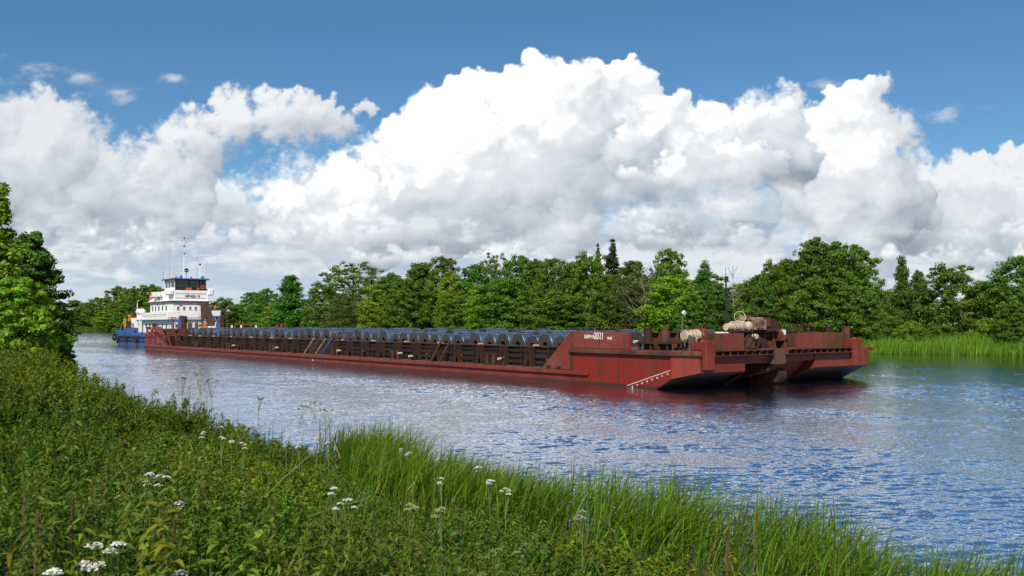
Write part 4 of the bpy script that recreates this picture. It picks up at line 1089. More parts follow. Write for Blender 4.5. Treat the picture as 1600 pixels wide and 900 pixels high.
# rail with orange boards on the stern
mb = MB()
for i in range(12): mb.cyl((1.0, 3 + i * 1.2, 3.0), (1.0, 3 + i * 1.2, 3.75), .03, .03, 6)
mb.tube([(1.0, 3, 3.72), (1.0, 16.2, 3.72)], .02); P_('stern_rail', mb, M['wood'])
mb = MB(); mb.box(.85, .9, 12.6, 15.4, 3.52, 3.62); P_('rail_board', mb, M['orange'])
for y in (12.0, 13.4, 15.7):
    mb = MB(); mb.box(.80, .95, y, y + .22, 3.0, 3.5); P_('rail_box', mb, M['white'])

# hold: floor, coaming walls and their frames
mb = MB(); mb.box(9.4, 89.9, 1.5, BW - 1.5, .725, 1.36); P_('cargo_floor', mb, M['hold'])
mb = MB(); mb.box(9.4, 95.1, .0, 1.49, .724, .742); mb.box(9.4, 95.1, BW - 1.49, BW, .724, .742); P_('side_deck', mb, M['deck'])
mb = MB(); mb.box(9.6, 90.0, 1.50, 1.56, 1.362, 2.06); mb.box(9.6, 90.0, BW - 1.56, BW - 1.5, 1.362, 2.06); mb.box(9.6, 90.0, 1.494, 1.499, .744, 1.36)
P_('coaming_plate', mb, M['hold'])
mb = MB(); mb.box(9.5, 90.0, 1.30, 1.60, 2.062, 2.12); mb.box(9.5, 90.0, BW - 1.6, BW - 1.3, 2.062, 2.12); P_('coaming_cap', mb, M['rust'])
def frame_mb(seed):
    r = random.Random(seed); f = MB()
    f.box(0, .55, 1.42, 1.49, .745, 2.06)                       # broad plate
    f.box(-.03, .03, 1.02, 1.49, .745, 2.06); f.box(.52, .58, 1.08, 1.42, .745, 2.06)
    f.prism([(1.02, .745), (.60, .745), (1.02, 1.5)], 'yz', .24, .29)
    for z in (1.02, 1.40, 1.80): f.box(.59, 2.75, 1.34 + r.uniform(-.03, .03), 1.40, z + r.uniform(-.03, .03), z + .055)
    f.box(2.05, 2.11, 1.30, 1.42, .745, 2.06); f.box(1.35, 1.39, 1.30, 1.36, .745, 1.42)
    f.box(2.40, 2.44, 1.36, 1.42, .745, 1.8)
    return f
fr = [P_('side_frame', frame_mb(s), M['rust_dark'], loc=(10.9 + 2.85 * s, 0, 0)) for s in range(4)]
for i in range(4, 27):
    if i in (14, 15): continue
    x = 10.9 + 2.85 * i
    dup(fr[(i * 7) % 4], barge, (x, random.uniform(-.04, .04), 0))
# smooth opened bays with leaning poles
mb = MB(); mb.box(50.6, 56.2, 1.40, 1.47, .745, 2.0); P_('bay_plate', mb, M['hold'])
for x, mt in ((51.2, 'wood'), (52.4, 'rust'), (53.7, 'wood'), (54.9, 'blue'), (74.0, 'rust_dark'), (75.2, 'rust_dark')):
    mb = MB(); mb.cyl((x, .62, .75), (x + (.75 if x < 60 else .25), 1.34, 2.25), .055 if x < 60 else .09, None, 8); P_('leaning_pole', mb, M[mt], smooth=True)
# short fittings on the side deck
fit = MB(); fit.cyl((0, .55, .743), (0, .55, 1.15), .05, .05, 8); fit.ball((0, .55, 1.25), .13, n=10, m=7); fit = P_('deck_vent', fit, M['rust'], smooth=True, loc=(14.5, 0, 0))
for i in range(1, 16): dup(fit, barge, (14.5 + 4.9 * i + random.uniform(-.4, .4), random.uniform(-.1, .1), 0))
bit = MB()
for q in (0, .75): bit.cyl((q, .45, .743), (q, .45, 1.42), .13, .13, 14); bit.cyl((q, .45, 1.42), (q, .45, 1.47), .16, .16, 14)
bit.box(-.3, 1.05, .22, .68, .744, .80); bit = P_('mooring_bitts', bit, M['rust'], smooth=True, loc=(20, 0, 0))
for x in (31, 43.5, 57.8, 68.5, 81.5): dup(bit, barge, (x, 0, 0))
te = MB(); te.cyl((0, .28, 0), (0, .62, 0) , .085, .085, 14); te = P_('timber_end', te, M['timber_end'], loc=(58.9, 0, 1.22), smooth=True)
for x, z in ((44.9, 1.2), (69.6, 1.25), (82.9, 1.2), (71.2, 1.05), (33, 1.2)): dup(te, barge, (x, random.uniform(-.05, .1), z))
# wooden chocks showing between coils
ch = MB(); ch.box(-.14, .14, -.12, .2, 0, .08); ch = P_('timber_chock', ch, M['timber_end'], loc=(14, 1.75, 2.125))
for i in range(13): dup(ch, barge, (18 + i * 5.6 + random.uniform(-.5, .5), 1.62 + random.uniform(-.08, .05), 2.122))
# draught mark amidships
mb = MB(); mb.ring((0, 0, 0), (0, 1, 0), .10, .018, 16, 4); mb.box(-.14, .14, -.01, .01, .11, .15); mb.box(-.02, .02, -.01, .01, .12, .27); mb.box(-.16, .16, -.01, .01, -.16, -.13)
P_('load_mark', mb, M['white_small'], loc=(54.5, -.008, .34))

# bow: raised forebody in three noses with a slot for the anchor gear
ZD = 2.10
def nose(y0, y1, zfront, cham0, cham1, mat, name='bow_hull'):
    """forebody slice; sides at y0 / y1, chamfered where they meet the outer side"""
    st = [(90.7, -.7), (96.6, -.7), (97.9, .02), (98.95, .60), (100.0, zfront)]
    vs = []; 
    for u, zb in st:
        a = y0 + (cham0 if u > 99.5 else 0); b = y1 - (cham1 if u > 99.5 else 0)
        vs += [(u, a, zb), (u, b, zb), (u, b, ZD), (u, a, ZD)]
    m_ = MB(); n = len(st); fs = []; under = []
    m_.add(vs, [])
    for i in range(n - 1):
        a, b = 4 * i, 4 * (i + 1)
        for k, f in enumerate(((a, b, b + 1, a + 1), (a + 1, b + 1, b + 2, a + 2), (a + 2, b + 2, b + 3, a + 3), (a + 3, b + 3, b, a))):
            m_.f.append(list(f)); m_.m.append(1 if k == 0 else (2 if k == 2 else 0))
    m_.f.append([0, 1, 2, 3]); m_.m.append(0); e = 4 * (n - 1); m_.f.append([e, e + 3, e + 2, e + 1]); m_.m.append(0)
    return P_(name, m_, [mat, M['under'], M['deck']])
nose(0, 4.9, .92, 1.1, 0, M['red_bright'])
nose(11.6, BW, .95, 0, .5, M['red'])
mb = MB(); mb.prism([(90.7, -.7), (95.2, -.7), (97.0, .1), (97.4, 1.3), (97.4, ZD), (90.7, ZD)], 'xz', 4.905, 11.595); P_('recess_wall', mb, M['under'])
mb = MB(); mb.box(97.41, 99.95, 4.91, 7.25, 1.32, 2.095); mb.box(97.41, 99.95, 8.5, 11.59, 1.38, 2.095); P_('front_beam', mb, M['red'])
mb = MB(); mb.prism([(97.42, -.3), (98.0, .0), (99.4, 1.37), (97.42, 1.37)], 'xz', 8.6, 11.58); P_('rake_plate', mb, M['red_dull'])
mb = MB(); mb.box(97.42, 100.12, 7.26, 8.49, 1.25, 2.12); mb.prism([(97.42, .3), (99.2, .75), (100.1, 1.24), (97.42, 1.24)], 'xz', 7.5, 8.25); P_('hawse_housing', mb, M['deck'])
mb = MB(); mb.cyl((99.5, 8.3, .55), (99.5, 8.9, .55), .42, .42, 18); P_('fairlead_roller', mb, M['rust_dark'], smooth=True)
mb = MB(); mb.cyl((99.3, 7.2, .95), (99.9, 8.0, 1.2), .14, .14, 10); mb.ball((99.6, 7.4, .95), .2)
P_('anchor_shank', mb, M['rust_dark'], smooth=True); mb = MB()
for q in range(4): mb.cyl((99.2 - q * .25, 5.8 - q * .3, .85 - q * .3), (99.0 - q * .25, 5.4 - q * .3, .45 - q * .3), .07, .05, 6)
P_('anchor_gear', mb, M['rust_dark'], smooth=True)
# front shelf with slots
mb = MB()
for y0, y1 in ((2.0, 7.2), (8.52, 15.2)):
    mb.box(100.02, 100.34, y0, y1, 2.075, 2.12); mb.box(100.02, 100.30, y0, y1, 1.80, 1.84)
    k = int((y1 - y0) / .62)
    for i in range(k + 1): yy = y0 + (y1 - y0 - .04) * i / k; mb.box(100.02, 100.28, yy, yy + .04, 1.842, 2.073)
P_('front_shelf', mb, M['rust'])
mb = MB(); mb.box(100.0, 100.3, 1.25, 1.95, 1.08, 2.66); mb.box(99.2, 99.99, 1.3, 1.9, 2.12, 2.6); P_('push_pad', mb, M['red'], bevel=.02)
mb = MB(); mb.box(100.0, 100.3, 15.45, 16.25, .95, 2.66); mb.box(99.2, 99.99, 15.5, 16.2, 2.12, 2.6); P_('push_pad', mb, M['red'], bevel=.02)
# bow near side: wedge, bulwark, strakes, inner panel
mb = MB(); mb.prism([(88.0, .78), (90.7, .78), (90.7, ZD - .01)], 'xz', .003, .09); mb.prism([(88.0, .78), (90.72, .78), (90.72, 3.08)], 'xz', -.002, .12); P_('sloped_bulwark', mb, M['red_dull'])
mb = MB(); mb.box(90.73, 95.6, -.002, .12, 2.11, 3.08); mb.box(95.5, 95.6, .125, .35, 2.11, 3.06); P_('bow_bulwark', mb, M['red_dull'], bevel=.015)
mb = MB(); mb.prism([(88.0, .78), (90.72, .78), (90.72, 3.08)], 'xz', BW - .12, BW); mb.box(90.73, 95.6, BW - .12, BW, 2.11, 3.08); P_('far_bulwark', mb, M['red_dull'])
mb = MB(); mb.box(90.9, 90.96, -.03, -.003, 2.12, 3.0); mb.box(93.3, 93.34, -.02, -.003, 2.12, 3.05)
mb.box(90.75, 90.92, -.07, -.001, .74, 1.82)
mb.box(94.9, 94.95, -.02, -.001, .1, 1.8); P_('plate_seam', mb, M['rust'])
mb = MB(); mb.box(90.72, 98.95, -.20, -.003, 1.83, 2.07); mb.prism([(98.95, -.2), (98.95, .0), (100.0, 1.08), (100.2, 1.0)], 'xy', 1.83, 2.07)
P_('bow_strake', mb, M['rust'], bevel=.03)
mb = MB(); mb.box(90.7, 98.9, BW + .003, BW + .2, 1.83, 2.07); mb.box(98.9, 100.0, BW - .05, BW + .12, 1.86, 2.09); P_('far_strake', mb, M['red'])
mb = MB(); mb.box(88.45, 88.85, -.02, -.004, .82, .98); mb.box(89.45, 89.85, -.02, -.004, .80, .96); P_('mooring_slot', mb, M['dark'])
# rail on the bow bulwark
mb = MB()
for i in range(8): mb.cyl((90.9 + i * .66, .06, 3.06), (90.9 + i * .66, .06, 3.34), .018, .018, 5)
mb.tube([(90.85, .06, 3.34), (95.55, .06, 3.34)], .02); P_('bulwark_rail', mb, M['rust'])
# transverse breakwater across the bow deck
mb = MB(); mb.box(95.62, 95.70, 1.3, BW - .2, 2.105, 3.05); mb.box(95.55, 95.9, 1.2, BW - .2, 3.052, 3.10)
for i in range(21): mb.box(95.71, 95.95, 1.6 + i * .75, 1.66 + i * .75, 2.105, 3.04)
P_('breakwater', mb, M['rust'])
# bulwark plates along the front
for y0, y1, mt in ((2.05, 3.35, 'rust'), (3.37, 5.25, 'red_dull'), (10.4, 12.8, 'red_dull'), (12.82, 15.4, 'rust')):
    mb = MB(); mb.box(99.55, 99.65, y0, y1, 2.105, 3.05); mb.box(99.35, 99.54, y0 + .1, y0 + .16, 2.105, 2.9); P_('front_bulwark', mb, M[mt], bevel=.01)
mb = MB()
for i in range(9): mb.cyl((97.5, 9.6 + i * .72, 3.0), (97.5, 9.6 + i * .72, 3.55), .02, .02, 5)
mb.tube([(97.5, 9.5, 3.55), (97.5, 15.5, 3.55)], .022); mb.tube([(97.5, 9.5, 3.28), (97.5, 15.5, 3.28)], .016); mb.box(97.45, 97.55, 9.4, 15.6, 2.105, 3.0); P_('deck_rail', mb, M['rust'])
# bollards on their stands
mb = MB(); mb.box(95.9, 98.4, .35, 1.55, 2.46, 2.58)
for x in (96.05, 96.9, 97.5, 98.15):
    for y in (.45, 1.35): mb.box(x, x + .14, y, y + .10, 2.105, 2.458)
P_('bollard_stand', mb, M['rust_dark'])
bollard(96.3, .95, 2.585, .78, .235); bollard(97.6, .95, 2.585, .76, .235, 'rust')
mb = MB(); mb.cyl((97.6, .95, 2.11), (97.6, .95, 2.458), .21, .21, 16); mb.cyl((96.3, .95, 2.11), (96.3, .95, 2.458), .21, .21, 16); P_('bollard_base', mb, M['rust_dark'], smooth=True)
bollard(98.1, 16.0, 2.3, 1.12, .25); bollard(98.9, 16.7, 2.1, 1.32, .26, 'rust')
mb = MB(); mb.cyl((95.95, .2, 2.56), (95.95, .48, 2.56), .09, .09, 10); P_('timber_end', mb, M['timber_end'])
mb = MB(); mb.box(97.6, 98.0, 2.3, 4.4, 2.107, 2.22); mb.box(98.2, 98.5, 1.9, 3.6, 2.107, 2.18); mb.box(98.7, 98.95, 2.2, 3.7, 2.107, 2.20); P_('timber_planks', mb, M['wood'])

# --- cream winch with its motor (small, near side)
win = bpy.data.objects.new('small_winch', None); link(win, barge); win.location = (98.3, 2.4, 2.11)
def W_(name, mb, mat, **k): return mb.build(name, M[mat], win, **k)
mb = MB(); mb.box(-.7, .7, -.7, 1.9, 0, .12); mb.box(-.35, .35, -.45, 1.3, .12, .42); W_('bed', mb, 'rust_dark')
mb = MB(); mb.cyl((.15, -.82, .82), (.15, -.74, .82), .29, .29, 24); W_('drum_flange', mb, 'cream_light', smooth=True)
mb = MB(); mb.cyl((.15, -.74, .82), (.15, .0, .82), .12, .12, 14); mb.cyl((.15, -.30, .82), (.15, -.2, .82), .30, .30, 20); mb.cyl((.15, -.05, .80), (.15, .25, .80), .34, .34, 20); mb.box(-.05, .35, -.2, .05, .1, .7); W_('drum', mb, 'cream_light', smooth=True)
mb = MB(); mb.prism([(-.35, .55), (.45, .55), (.42, 1.02), (.1, 1.22), (-.3, 1.15)], 'xz', .22, 1.05); W_('engine_hood', mb, 'red_bright', bevel=.05)
mb = MB(); mb.prism([(-.33, .42), (.43, .42), (.43, .78), (-.33, .78)], 'xz', .3, 1.2); mb.cyl((0, 1.05, .8), (0, 1.5, .8), .24, .2, 16); mb.cyl((.1, 1.5, .7), (.1, 1.85, .7), .26, .26, 16); mb.cyl((.30, .5, .9), (.46, .5, .9), .14, .14, 12); W_('motor', mb, 'cream', smooth=True)
mb = MB(); mb.ring((.35, -.5, .95), (0, 1, .2), .22, .014, 20, 5); mb.box(.2, .3, -.9, -.85, .2, .6); W_('brake_wheel', mb, 'grey', smooth=True)
mb = MB(); mb.cyl((-.2, .3, 1.1), (-.2, .3, 1.62), .06, .06, 8); W_('exhaust', mb, 'rust_dark')
mb = MB(); mb.box(.62, .72, -1.0, -.9, 0, .85); mb.box(.55, .75, -.75, -.55, .35, .75); W_('control_box', mb, 'grey')
mb = MB(); mb.box(-.2, .35, 2.2, 2.95, .75, 1.0); mb.box(-.1, .2, 2.3, 2.8, .0, .75); W_('canvas_bundle', mb, 'white')
mb = MB(); mb.box(.2, .3, .0, .06, .4, .62); mb.box(.35, .42, .3, .36, .3, .5); W_('valve', mb, 'yellow')
# lamp on a short pole
lp = bpy.data.objects.new('lamp_post', None); link(lp, barge); lp.location = (97.4, 2.6, 2.11)
mb = MB(); mb.tube([(0, 0, 0), (0, 0, 2.1), (.06, .05, 2.16)], .035, 8); mb.build('pole', M['grey'], lp)
mb = MB(); mb.cyl((.0, .02, 2.1), (.16, .05, 2.06), .07, .13, 12); mb.ball((.08, .04, 2.16), .07); mb.build('lamp_head', M['lens'], lp, True)
# tall mast with lanterns
ms = bpy.data.objects.new('deck_mast', None); link(ms, barge); ms.location = (97.0, 7.0, 2.11)
mb = MB(); mb.cyl((0, 0, 0), (0, 0, 1.9), .085, .075, 8); mb.cyl((0, 0, 1.9), (-.04, 0, 4.1), .065, .05, 8); mb.cyl((-.06, -.02, 3.4), (-.06, -.02, 4.85), .02, .012, 6); mb.build('pole', M['black'], ms, True)
for z, dx in ((4.05, 0), (3.3, .1)):
    mb = MB(); mb.cyl((dx, 0, z), (dx, 0, z + .22), .12, .12, 12); mb.cyl((dx, 0, z + .22), (dx, 0, z + .30), .14, .05, 12); mb.box(dx - .16, dx + .16, -.13, .13, z - .05, z); mb.build('lantern', M['black'], ms)
mb = MB(); mb.box(.02, .3, .1, .35, 3.1, 3.14); mb.cyl((.22, .25, 3.14), (.22, .25, 3.42), .10, .10, 12); mb.build('side_lantern', M['grey'], ms, True)
mb = MB(); mb.box(-.08, .55, -.02, .3, 3.02, 3.06); mb.build('lantern_bracket', M['black'], ms)

# --- big anchor windlass amidships of the bow
wd = bpy.data.objects.new('anchor_windlass', None); link(wd, barge); wd.location = (98.6, 7.4, 2.11)
def A_(name, mb, mat, **k): return mb.build(name, M[mat], wd, **k)
mb = MB(); mb.prism([(-1.5, 0), (1.5, 0), (.9, .75), (.35, .78), (.2, 1.05), (-.6, 1.05), (-.8, .7)], 'yz', -.5, .2)
for y in (-1.15, -.75, -.35): mb.add([(.25, y, .05), (.32, y + .22, .05), (.32, y + .62, .68), (.25, y + .40, .68), (.45, y, .02), (.52, y + .22, .02), (.52, y + .62, .62), (.45, y + .40, .62)], [(0, 1, 2, 3), (7, 6, 5, 4), (0, 4, 5, 1), (1, 5, 6, 2), (2, 6, 7, 3), (3, 7, 4, 0)])
A_('pedestal', mb, 'rust_dark', bevel=.02)
mb = MB(); mb.box(-.5, .3, -2.3, .5, 1.0, 1.1); A_('platform', mb, 'rust_dark')
mb = MB(); mb.cyl((0, -2.45, 1.28), (0, -1.9, 1.28), .20, .24, 18); mb.cyl((0, -1.9, 1.32), (0, -.45, 1.32), .30, .32, 22); mb.cyl((0, -1.35, 1.32), (0, -1.28, 1.32), .36, .36, 22); mb.cyl((0, -.7, 1.32), (0, -.6, 1.32), .37, .37, 22)
mb.cyl((.25, -1.2, 1.0), (.25, -1.2, 1.3), .05, .05, 8); mb.cyl((.2, -.2, .75), (.5, -.25, .7), .13, .16, 12); A_('gear_casing', mb, 'cream_light', smooth=True)
mb = MB(); mb.prism([(-.5, 1.11), (.55, 1.11), (.55, 1.62), (.3, 1.86), (-.5, 1.86)], 'xz', -.42, .62); mb.box(.56, .62, -.35, -.12, 1.2, 1.7); mb.box(.56, .60, .0, .25, 1.2, 1.7); mb.box(-.2, .25, -.98, -.45, 1.68, 1.95); A_('engine', mb, 'cream', bevel=.03)
mb = MB(); mb.prism([(.63, .95), (1.6, 1.0), (2.0, 1.25), (2.0, 1.55), (1.55, 1.75), (.63, 1.86)], 'yz', -.45, .5); A_('gearbox', mb, 'rust_dark', bevel=.04)
mb = MB(); mb.box(.3, .58, .62, .95, 1.3, 1.75); mb.cyl((.35, .2, 1.5), (.62, .2, 1.5), .13, .13, 12); A_('radiator', mb, 'rust', bevel=.02)
mb = MB(); mb.tube([(.3, -.4, 1.88), (.3, -.4, 2.02), (.3, 1.3, 2.0), (.3, 1.3, 1.78)], .025); mb.tube([(-.3, -.4, 1.88), (-.3, -.4, 2.02), (-.3, 1.3, 2.0), (-.3, 1.3, 1.78)], .025); A_('top_rail', mb, 'rust_dark')
mb = MB(); mb.ring((.25, -1.5, 1.86), (.75, -.55, .1), .32, .02, 28, 6)
for q in range(3):
    a = q * 2.094 + .5; d = Vector((.75, -.55, .1)).normalized(); x = d.cross(Vector((0, 0, 1))).normalized(); y = d.cross(x); e = (x * math.cos(a) + y * math.sin(a)) * .3
    mb.cyl((.25, -1.5, 1.86), Vector((.25, -1.5, 1.86)) + e, .012, .012, 5)
mb.cyl((.25, -1.5, 1.86), (.05, -1.35, 1.5), .02, .02, 6); A_('handwheel', mb, 'cream_light', smooth=True)
mb = MB(); mb.cyl((-.2, .9, .8), (-.2, 3.3, .65), .14, .14, 14); mb.cyl((-.2, 2.15, .7), (-.2, 2.4, .7), .42, .42, 24); mb.cyl((-.2, 2.95, .55), (-.2, 3.45, .55), .22, .22, 16); A_('warping_shaft', mb, 'rust', smooth=True)
mb = MB(); mb.prism([(-.55, 0), (.35, 0), (.12, .95), (-.05, 1.1), (-.3, 1.1), (-.45, .95)], 'xz', 1.75, 1.85); mb.prism([(-.55, 0), (.35, 0), (.12, .95), (-.05, 1.1), (-.3, 1.1), (-.45, .95)], 'xz', 2.75, 2.85); mb.box(-.5, .3, 1.86, 2.74, .45, .5); mb.box(-.3, .1, .9, 1.7, 0, .5); A_('shaft_cheek', mb, 'rust')
mb = MB(); mb.box(-.3, -.1, 2.9, 3.4, .8, 1.1); A_('cover_plate', mb, 'white')
mb = MB(); mb.tube([(.1, -2.0, 1.0), (.5, -1.6, .3), (.6, -1.0, .05), (.3, -.6, .02)], .03); mb.tube([(.45, -.6, 1.0), (.6, -.5, .5), (.5, -.2, .2)], .03); A_('pipe', mb, 'rust_dark', smooth=True)

# --- lettering
def text(s, size, parent, loc, rot, mat, name='lettering', sx=1.0, ext=.004, bold=.0):
    c = bpy.data.curves.new(name, 'FONT'); c.body = s; c.size = size; c.extrude = ext; c.offset = bold; c.align_x = 'LEFT'
    o = bpy.data.objects.new(name, c); link(o, parent); o.location = loc; o.rotation_euler = rot; o.scale = (sx, 1, 1); c.materials.append(M[mat])
    bpy.context.view_layer.update(); me = bpy.data.meshes.new_from_object(o); k = bpy.data.objects.new(name, me); bpy.data.objects.remove(o); me.name = name
    k.name = name; link(k, parent); k.location = loc; k.rotation_euler = rot; k.scale = (sx, 1, 1); return k
RN = (math.radians(90), 0, 0)       # reads from the near side
text('БАРЖА', .27, barge, (92.02, -.012, 2.72), RN, 'white_small', sx=.93, bold=.012)
text('2021', .56, barge, (92.86, -.012, 2.68), RN, 'white_small', sx=.74, bold=.012)
text('19-05', .20, barge, (93.98, -.012, 2.67), RN, 'white_small', sx=.85, bold=.012)
text('ГТ', .3, barge, (2.9, -.012, 2.95), RN, 'white_small', bold=.02)
text('БАРЖА', .34, barge, (1.5, -.012, 2.62), RN, 'white_small', bold=.02); text('21', .3, barge, (4.0, -.012, 2.62), RN, 'white_small', bold=.02)
# loading scale rising along the bow quarter
mb = MB(); a0 = Vector((95.6, 0, .05)); a1 = Vector((98.86, 0, 1.04))
for i in range(1):
    d = (a1 - a0); mb.add([(a0.x, -.006, a0.z), (a1.x, -.006, a1.z), (a1.x, -.006, a1.z + .035), (a0.x, -.006, a0.z + .035), (a0.x, -.001, a0.z), (a1.x, -.001, a1.z), (a1.x, -.001, a1.z + .035), (a0.x, -.001, a0.z + .035)], [(0, 1, 2, 3), (0, 4, 5, 1), (3, 2, 6, 7)])
P_('scale_line', mb, M['white_small'])
for i in range(8):
    f = (i + .9) / 8.6; p = a0.lerp(a1, f); text(str(10 + i), .115, barge, (p.x + .02, -.008, p.z - .155), RN, 'white_small', 'scale_number', bold=.008)

# ------------------------------------------------------------------ the coils
ORD = ['first','second','third','fourth','fifth','sixth','seventh','eighth','ninth','tenth','eleventh','twelfth','thirteenth','fourteenth','fifteenth','sixteenth','seventeenth','eighteenth','nineteenth','twentieth']
TENS = {20: 'twenty', 30: 'thirty', 40: 'forty', 50: 'fifty'}
def ordinal(n):
    if n <= 20: return ORD[n - 1]
    t = n // 10 * 10; r = n - t
    return {30: 'thirtieth', 40: 'fortieth', 50: 'fiftieth'}[t] if r == 0 else TENS[t] + '-' + ORD[r - 1]
def coil_mesh(Rr, L, n=44):
    h = Rr * .30; v = []; f = []; mi = []
    for y in (-L / 2, L / 2):
        for r in (h, Rr - .012): v += [(r * math.cos(2 * math.pi * i / n), y, r * math.sin(2 * math.pi * i / n)) for i in range(n)]
    for y in (-L / 2 + .012, L / 2 - .012): v += [(Rr * math.cos(2 * math.pi * i / n), y, Rr * math.sin(2 * math.pi * i / n)) for i in range(n)]
    A, B, C, D, E_, F_ = [k * n for k in range(6)]
    for i in range(n):
        j = (i + 1) % n
        f += [(A + i, B + i, B + j, A + j), (C + j, D + j, D + i, C + i), (B + i, E_ + i, E_ + j, B + j), (D + j, F_ + j, F_ + i, D + i), (E_ + i, F_ + i, F_ + j, E_ + j), (A + j, C + j, C + i, A + i)]
        mi += [1, 1, 0, 0, 0, 1]
    me = bpy.data.meshes.new('coil'); me.from_pydata(v, [], f); me.materials.append(M['coil']); me.materials.append(M['coil_end'])
    me.polygons.foreach_set('material_index', mi); me.polygons.foreach_set('use_smooth', [True] * len(f)); me.set_sharp_from_angle(angle=math.radians(35)); me.update()
    s = MB()                                              # packing straps: through the eye and round the outside
    for a in (math.radians(62), math.radians(128)):
        c, q = math.cos(a), math.sin(a); t = Vector((-q, 0, c)) * .022; e = .006
        for y in (-L / 2 - e, L / 2 + e): s.add([Vector((c * h, y, q * h)) - t, Vector((c * (Rr + e), y, q * (Rr + e))) - t, Vector((c * (Rr + e), y, q * (Rr + e))) + t, Vector((c * h, y, q * h)) + t], [(0, 1, 2, 3)])
        s.add([Vector((c * (Rr + e), -L / 2 - e, q * (Rr + e))) - t, Vector((c * (Rr + e), L / 2 + e, q * (Rr + e))) - t, Vector((c * (Rr + e), L / 2 + e, q * (Rr + e))) + t, Vector((c * (Rr + e), -L / 2 - e, q * (Rr + e))) + t], [(0, 1, 2, 3)])
    for y in (-L * .28, L * .24):
        k = 40
        for i in range(k):
            a, b = 2 * math.pi * i / k, 2 * math.pi * (i + 1) / k; r = Rr + .006
            s.add([(r * math.cos(a), y - .02, r * math.sin(a)), (r * math.cos(b), y - .02, r * math.sin(b)), (r * math.cos(b), y + .02, r * math.sin(b)), (r * math.cos(a), y + .02, r * math.sin(a))], [(0, 1, 2, 3)])
    sm = bpy.data.meshes.new('strap'); sm.from_pydata(s.v, [], s.f); sm.materials.append(M['black']); sm.update()
    return me, sm
SIZES = [.58, .66, .72, .78, .84, .90]
CM = {(r, l): coil_mesh(r, l) for r in SIZES for l in (1.15, 1.45)}
rc_ = random.Random(11)
ca_, sa_ = math.cos(AX), math.sin(AX)
def place_row(v0, rowname, mean, x_start, x_end, zb, growth):
    x = x_start; k = 0
    while True:
        f = (x_start - x) / (x_start - x_end)
        r = min(SIZES, key=lambda s: abs(s - (mean + growth * f + rc_.choice([-.16, -.04, 0, .02, .06, .08]))))
        x -= r + .04
        if x - r < x_end: break
        k += 1; L = rc_.choice([1.15, 1.45, 1.45]); z = zb + r + .01; vv = v0 + rc_.uniform(-.08, .12)
        wx, wy = BO.x + x * ca_ - vv * sa_, BO.y + x * sa_ + vv * ca_
        size = 'small' if r < .64 else 'large' if r > .8 else 'mid-sized'
        t = thing('steel_coil', '%s steel coil in the %s, %s from the bow' % (size, rowname, ordinal(k)), 'steel coil', (wx, wy, z), AX + rc_.uniform(-.02, .02), 'steel coils in the ' + rowname)
        me, sm = CM[(r, L)]
        link(bpy.data.objects.new('roll', me), t); link(bpy.data.objects.new('strap', sm), t)
        x -= r
place_row(2.45, 'near row', .72, 89.9, 10.6, 1.365, .20)
place_row(5.6, 'second row', .76, 88.5, 13, 1.365, .16)
place_row(11.6, 'third row', .78, 89.5, 14, 1.365, .14)
place_row(15.0, 'far row', .80, 89.5, 11, 1.365, .12)

# ------------------------------------------------------------------ the pusher tug (x = ahead, y = away from the viewer's side)
TO = BO + Vector((math.cos(AX) * -20 - math.sin(AX) * 8.85, math.sin(AX) * -20 + math.cos(AX) * 8.85, 0))
tug = thing('pusher_tug', 'white and blue pusher tug with tall wheelhouse lashed behind the barge', 'tugboat', TO, AX)
def T_(name, mb, mat, **k): return mb.build(name, M[mat] if isinstance(mat, str) else mat, tug, **k)
# hull
def hull_loft(z0, z1, grow=0.0):
    out = [(-16, 3.3), (-15, 3.95), (-12, 4.25), (14, 4.25), (17, 4.0), (18.3, 3.4)]
    poly = [(a, -(b + grow)) for a, b in out] + [(a, b + grow) for a, b in reversed(out)]
    m_ = MB(); m_.prism(poly, 'xy', z0, z1); return m_
T_('hull', hull_loft(-.6, 1.9), 'blue')
T_('boot_top', hull_loft(-.1, .16, .02), 'rust')
mb = MB(); 
for z in (.82, 1.5):
    for s_ in (-1, 1): mb.box(-14.6, 15, s_ * 4.33 - .09, s_ * 4.33 + .09, z, z + .16)
T_('rubbing_strake', mb, 'black')
mb = MB()
for i in range(14): mb.box(-14 + i * 2, -13.9 + i * 2, -4.33, -4.252, .98, 1.5)
T_('hull_rib', mb, 'rust_dark')
mb = MB(); mb.box(-15.9, -3.9, -4.15, -4.07, 1.9, 2.62); mb.box(-11, -3.9, -4.06, -3.5, 2.5, 3.05); mb.box(-15.9, -15.8, -3.2, 3.2, 1.9, 2.5); mb.box(-15.9, 16, 4.07, 4.15, 1.9, 2.6); mb.box(-3.85, 16, -4.15, -4.07, 1.9, 2.3); T_('bulwark', mb, 'blue')
mb = MB()
for x in (-12.6, -10.4, -9.3, -7.7, -6.6, -5.0): mb.box(x, x + .45, -4.17, -4.152, 1.93, 2.05)
T_('freeing_port', mb, 'maroon')
def tyre(x, y, z, ax, R0=.42):
    q = bpy.data.objects.new('fender_tyre', None); link(q, tug); q.location = (x, y, z)
    a = MB(); a.ring((0, 0, 0), ax, R0, .16, 22, 8); a.build('tyre', M['rubber'], q, True)
    a = MB(); a.tube([(0, 0, R0), (0, .1 if ax[1] else 0, 1.2)], .03); a.build('chain', M['rust_dark'], q)
tyre(-12.3, -4.62, 1.05, (0, 1, 0), .52); tyre(-7.3, -4.62, 1.2, (0, 1, 0), .50); tyre(-15.6, -4.3, 1.4, (.7, .7, 0), .5); tyre(-1.0, -4.62, 1.2, (0, 1, 0), .48)
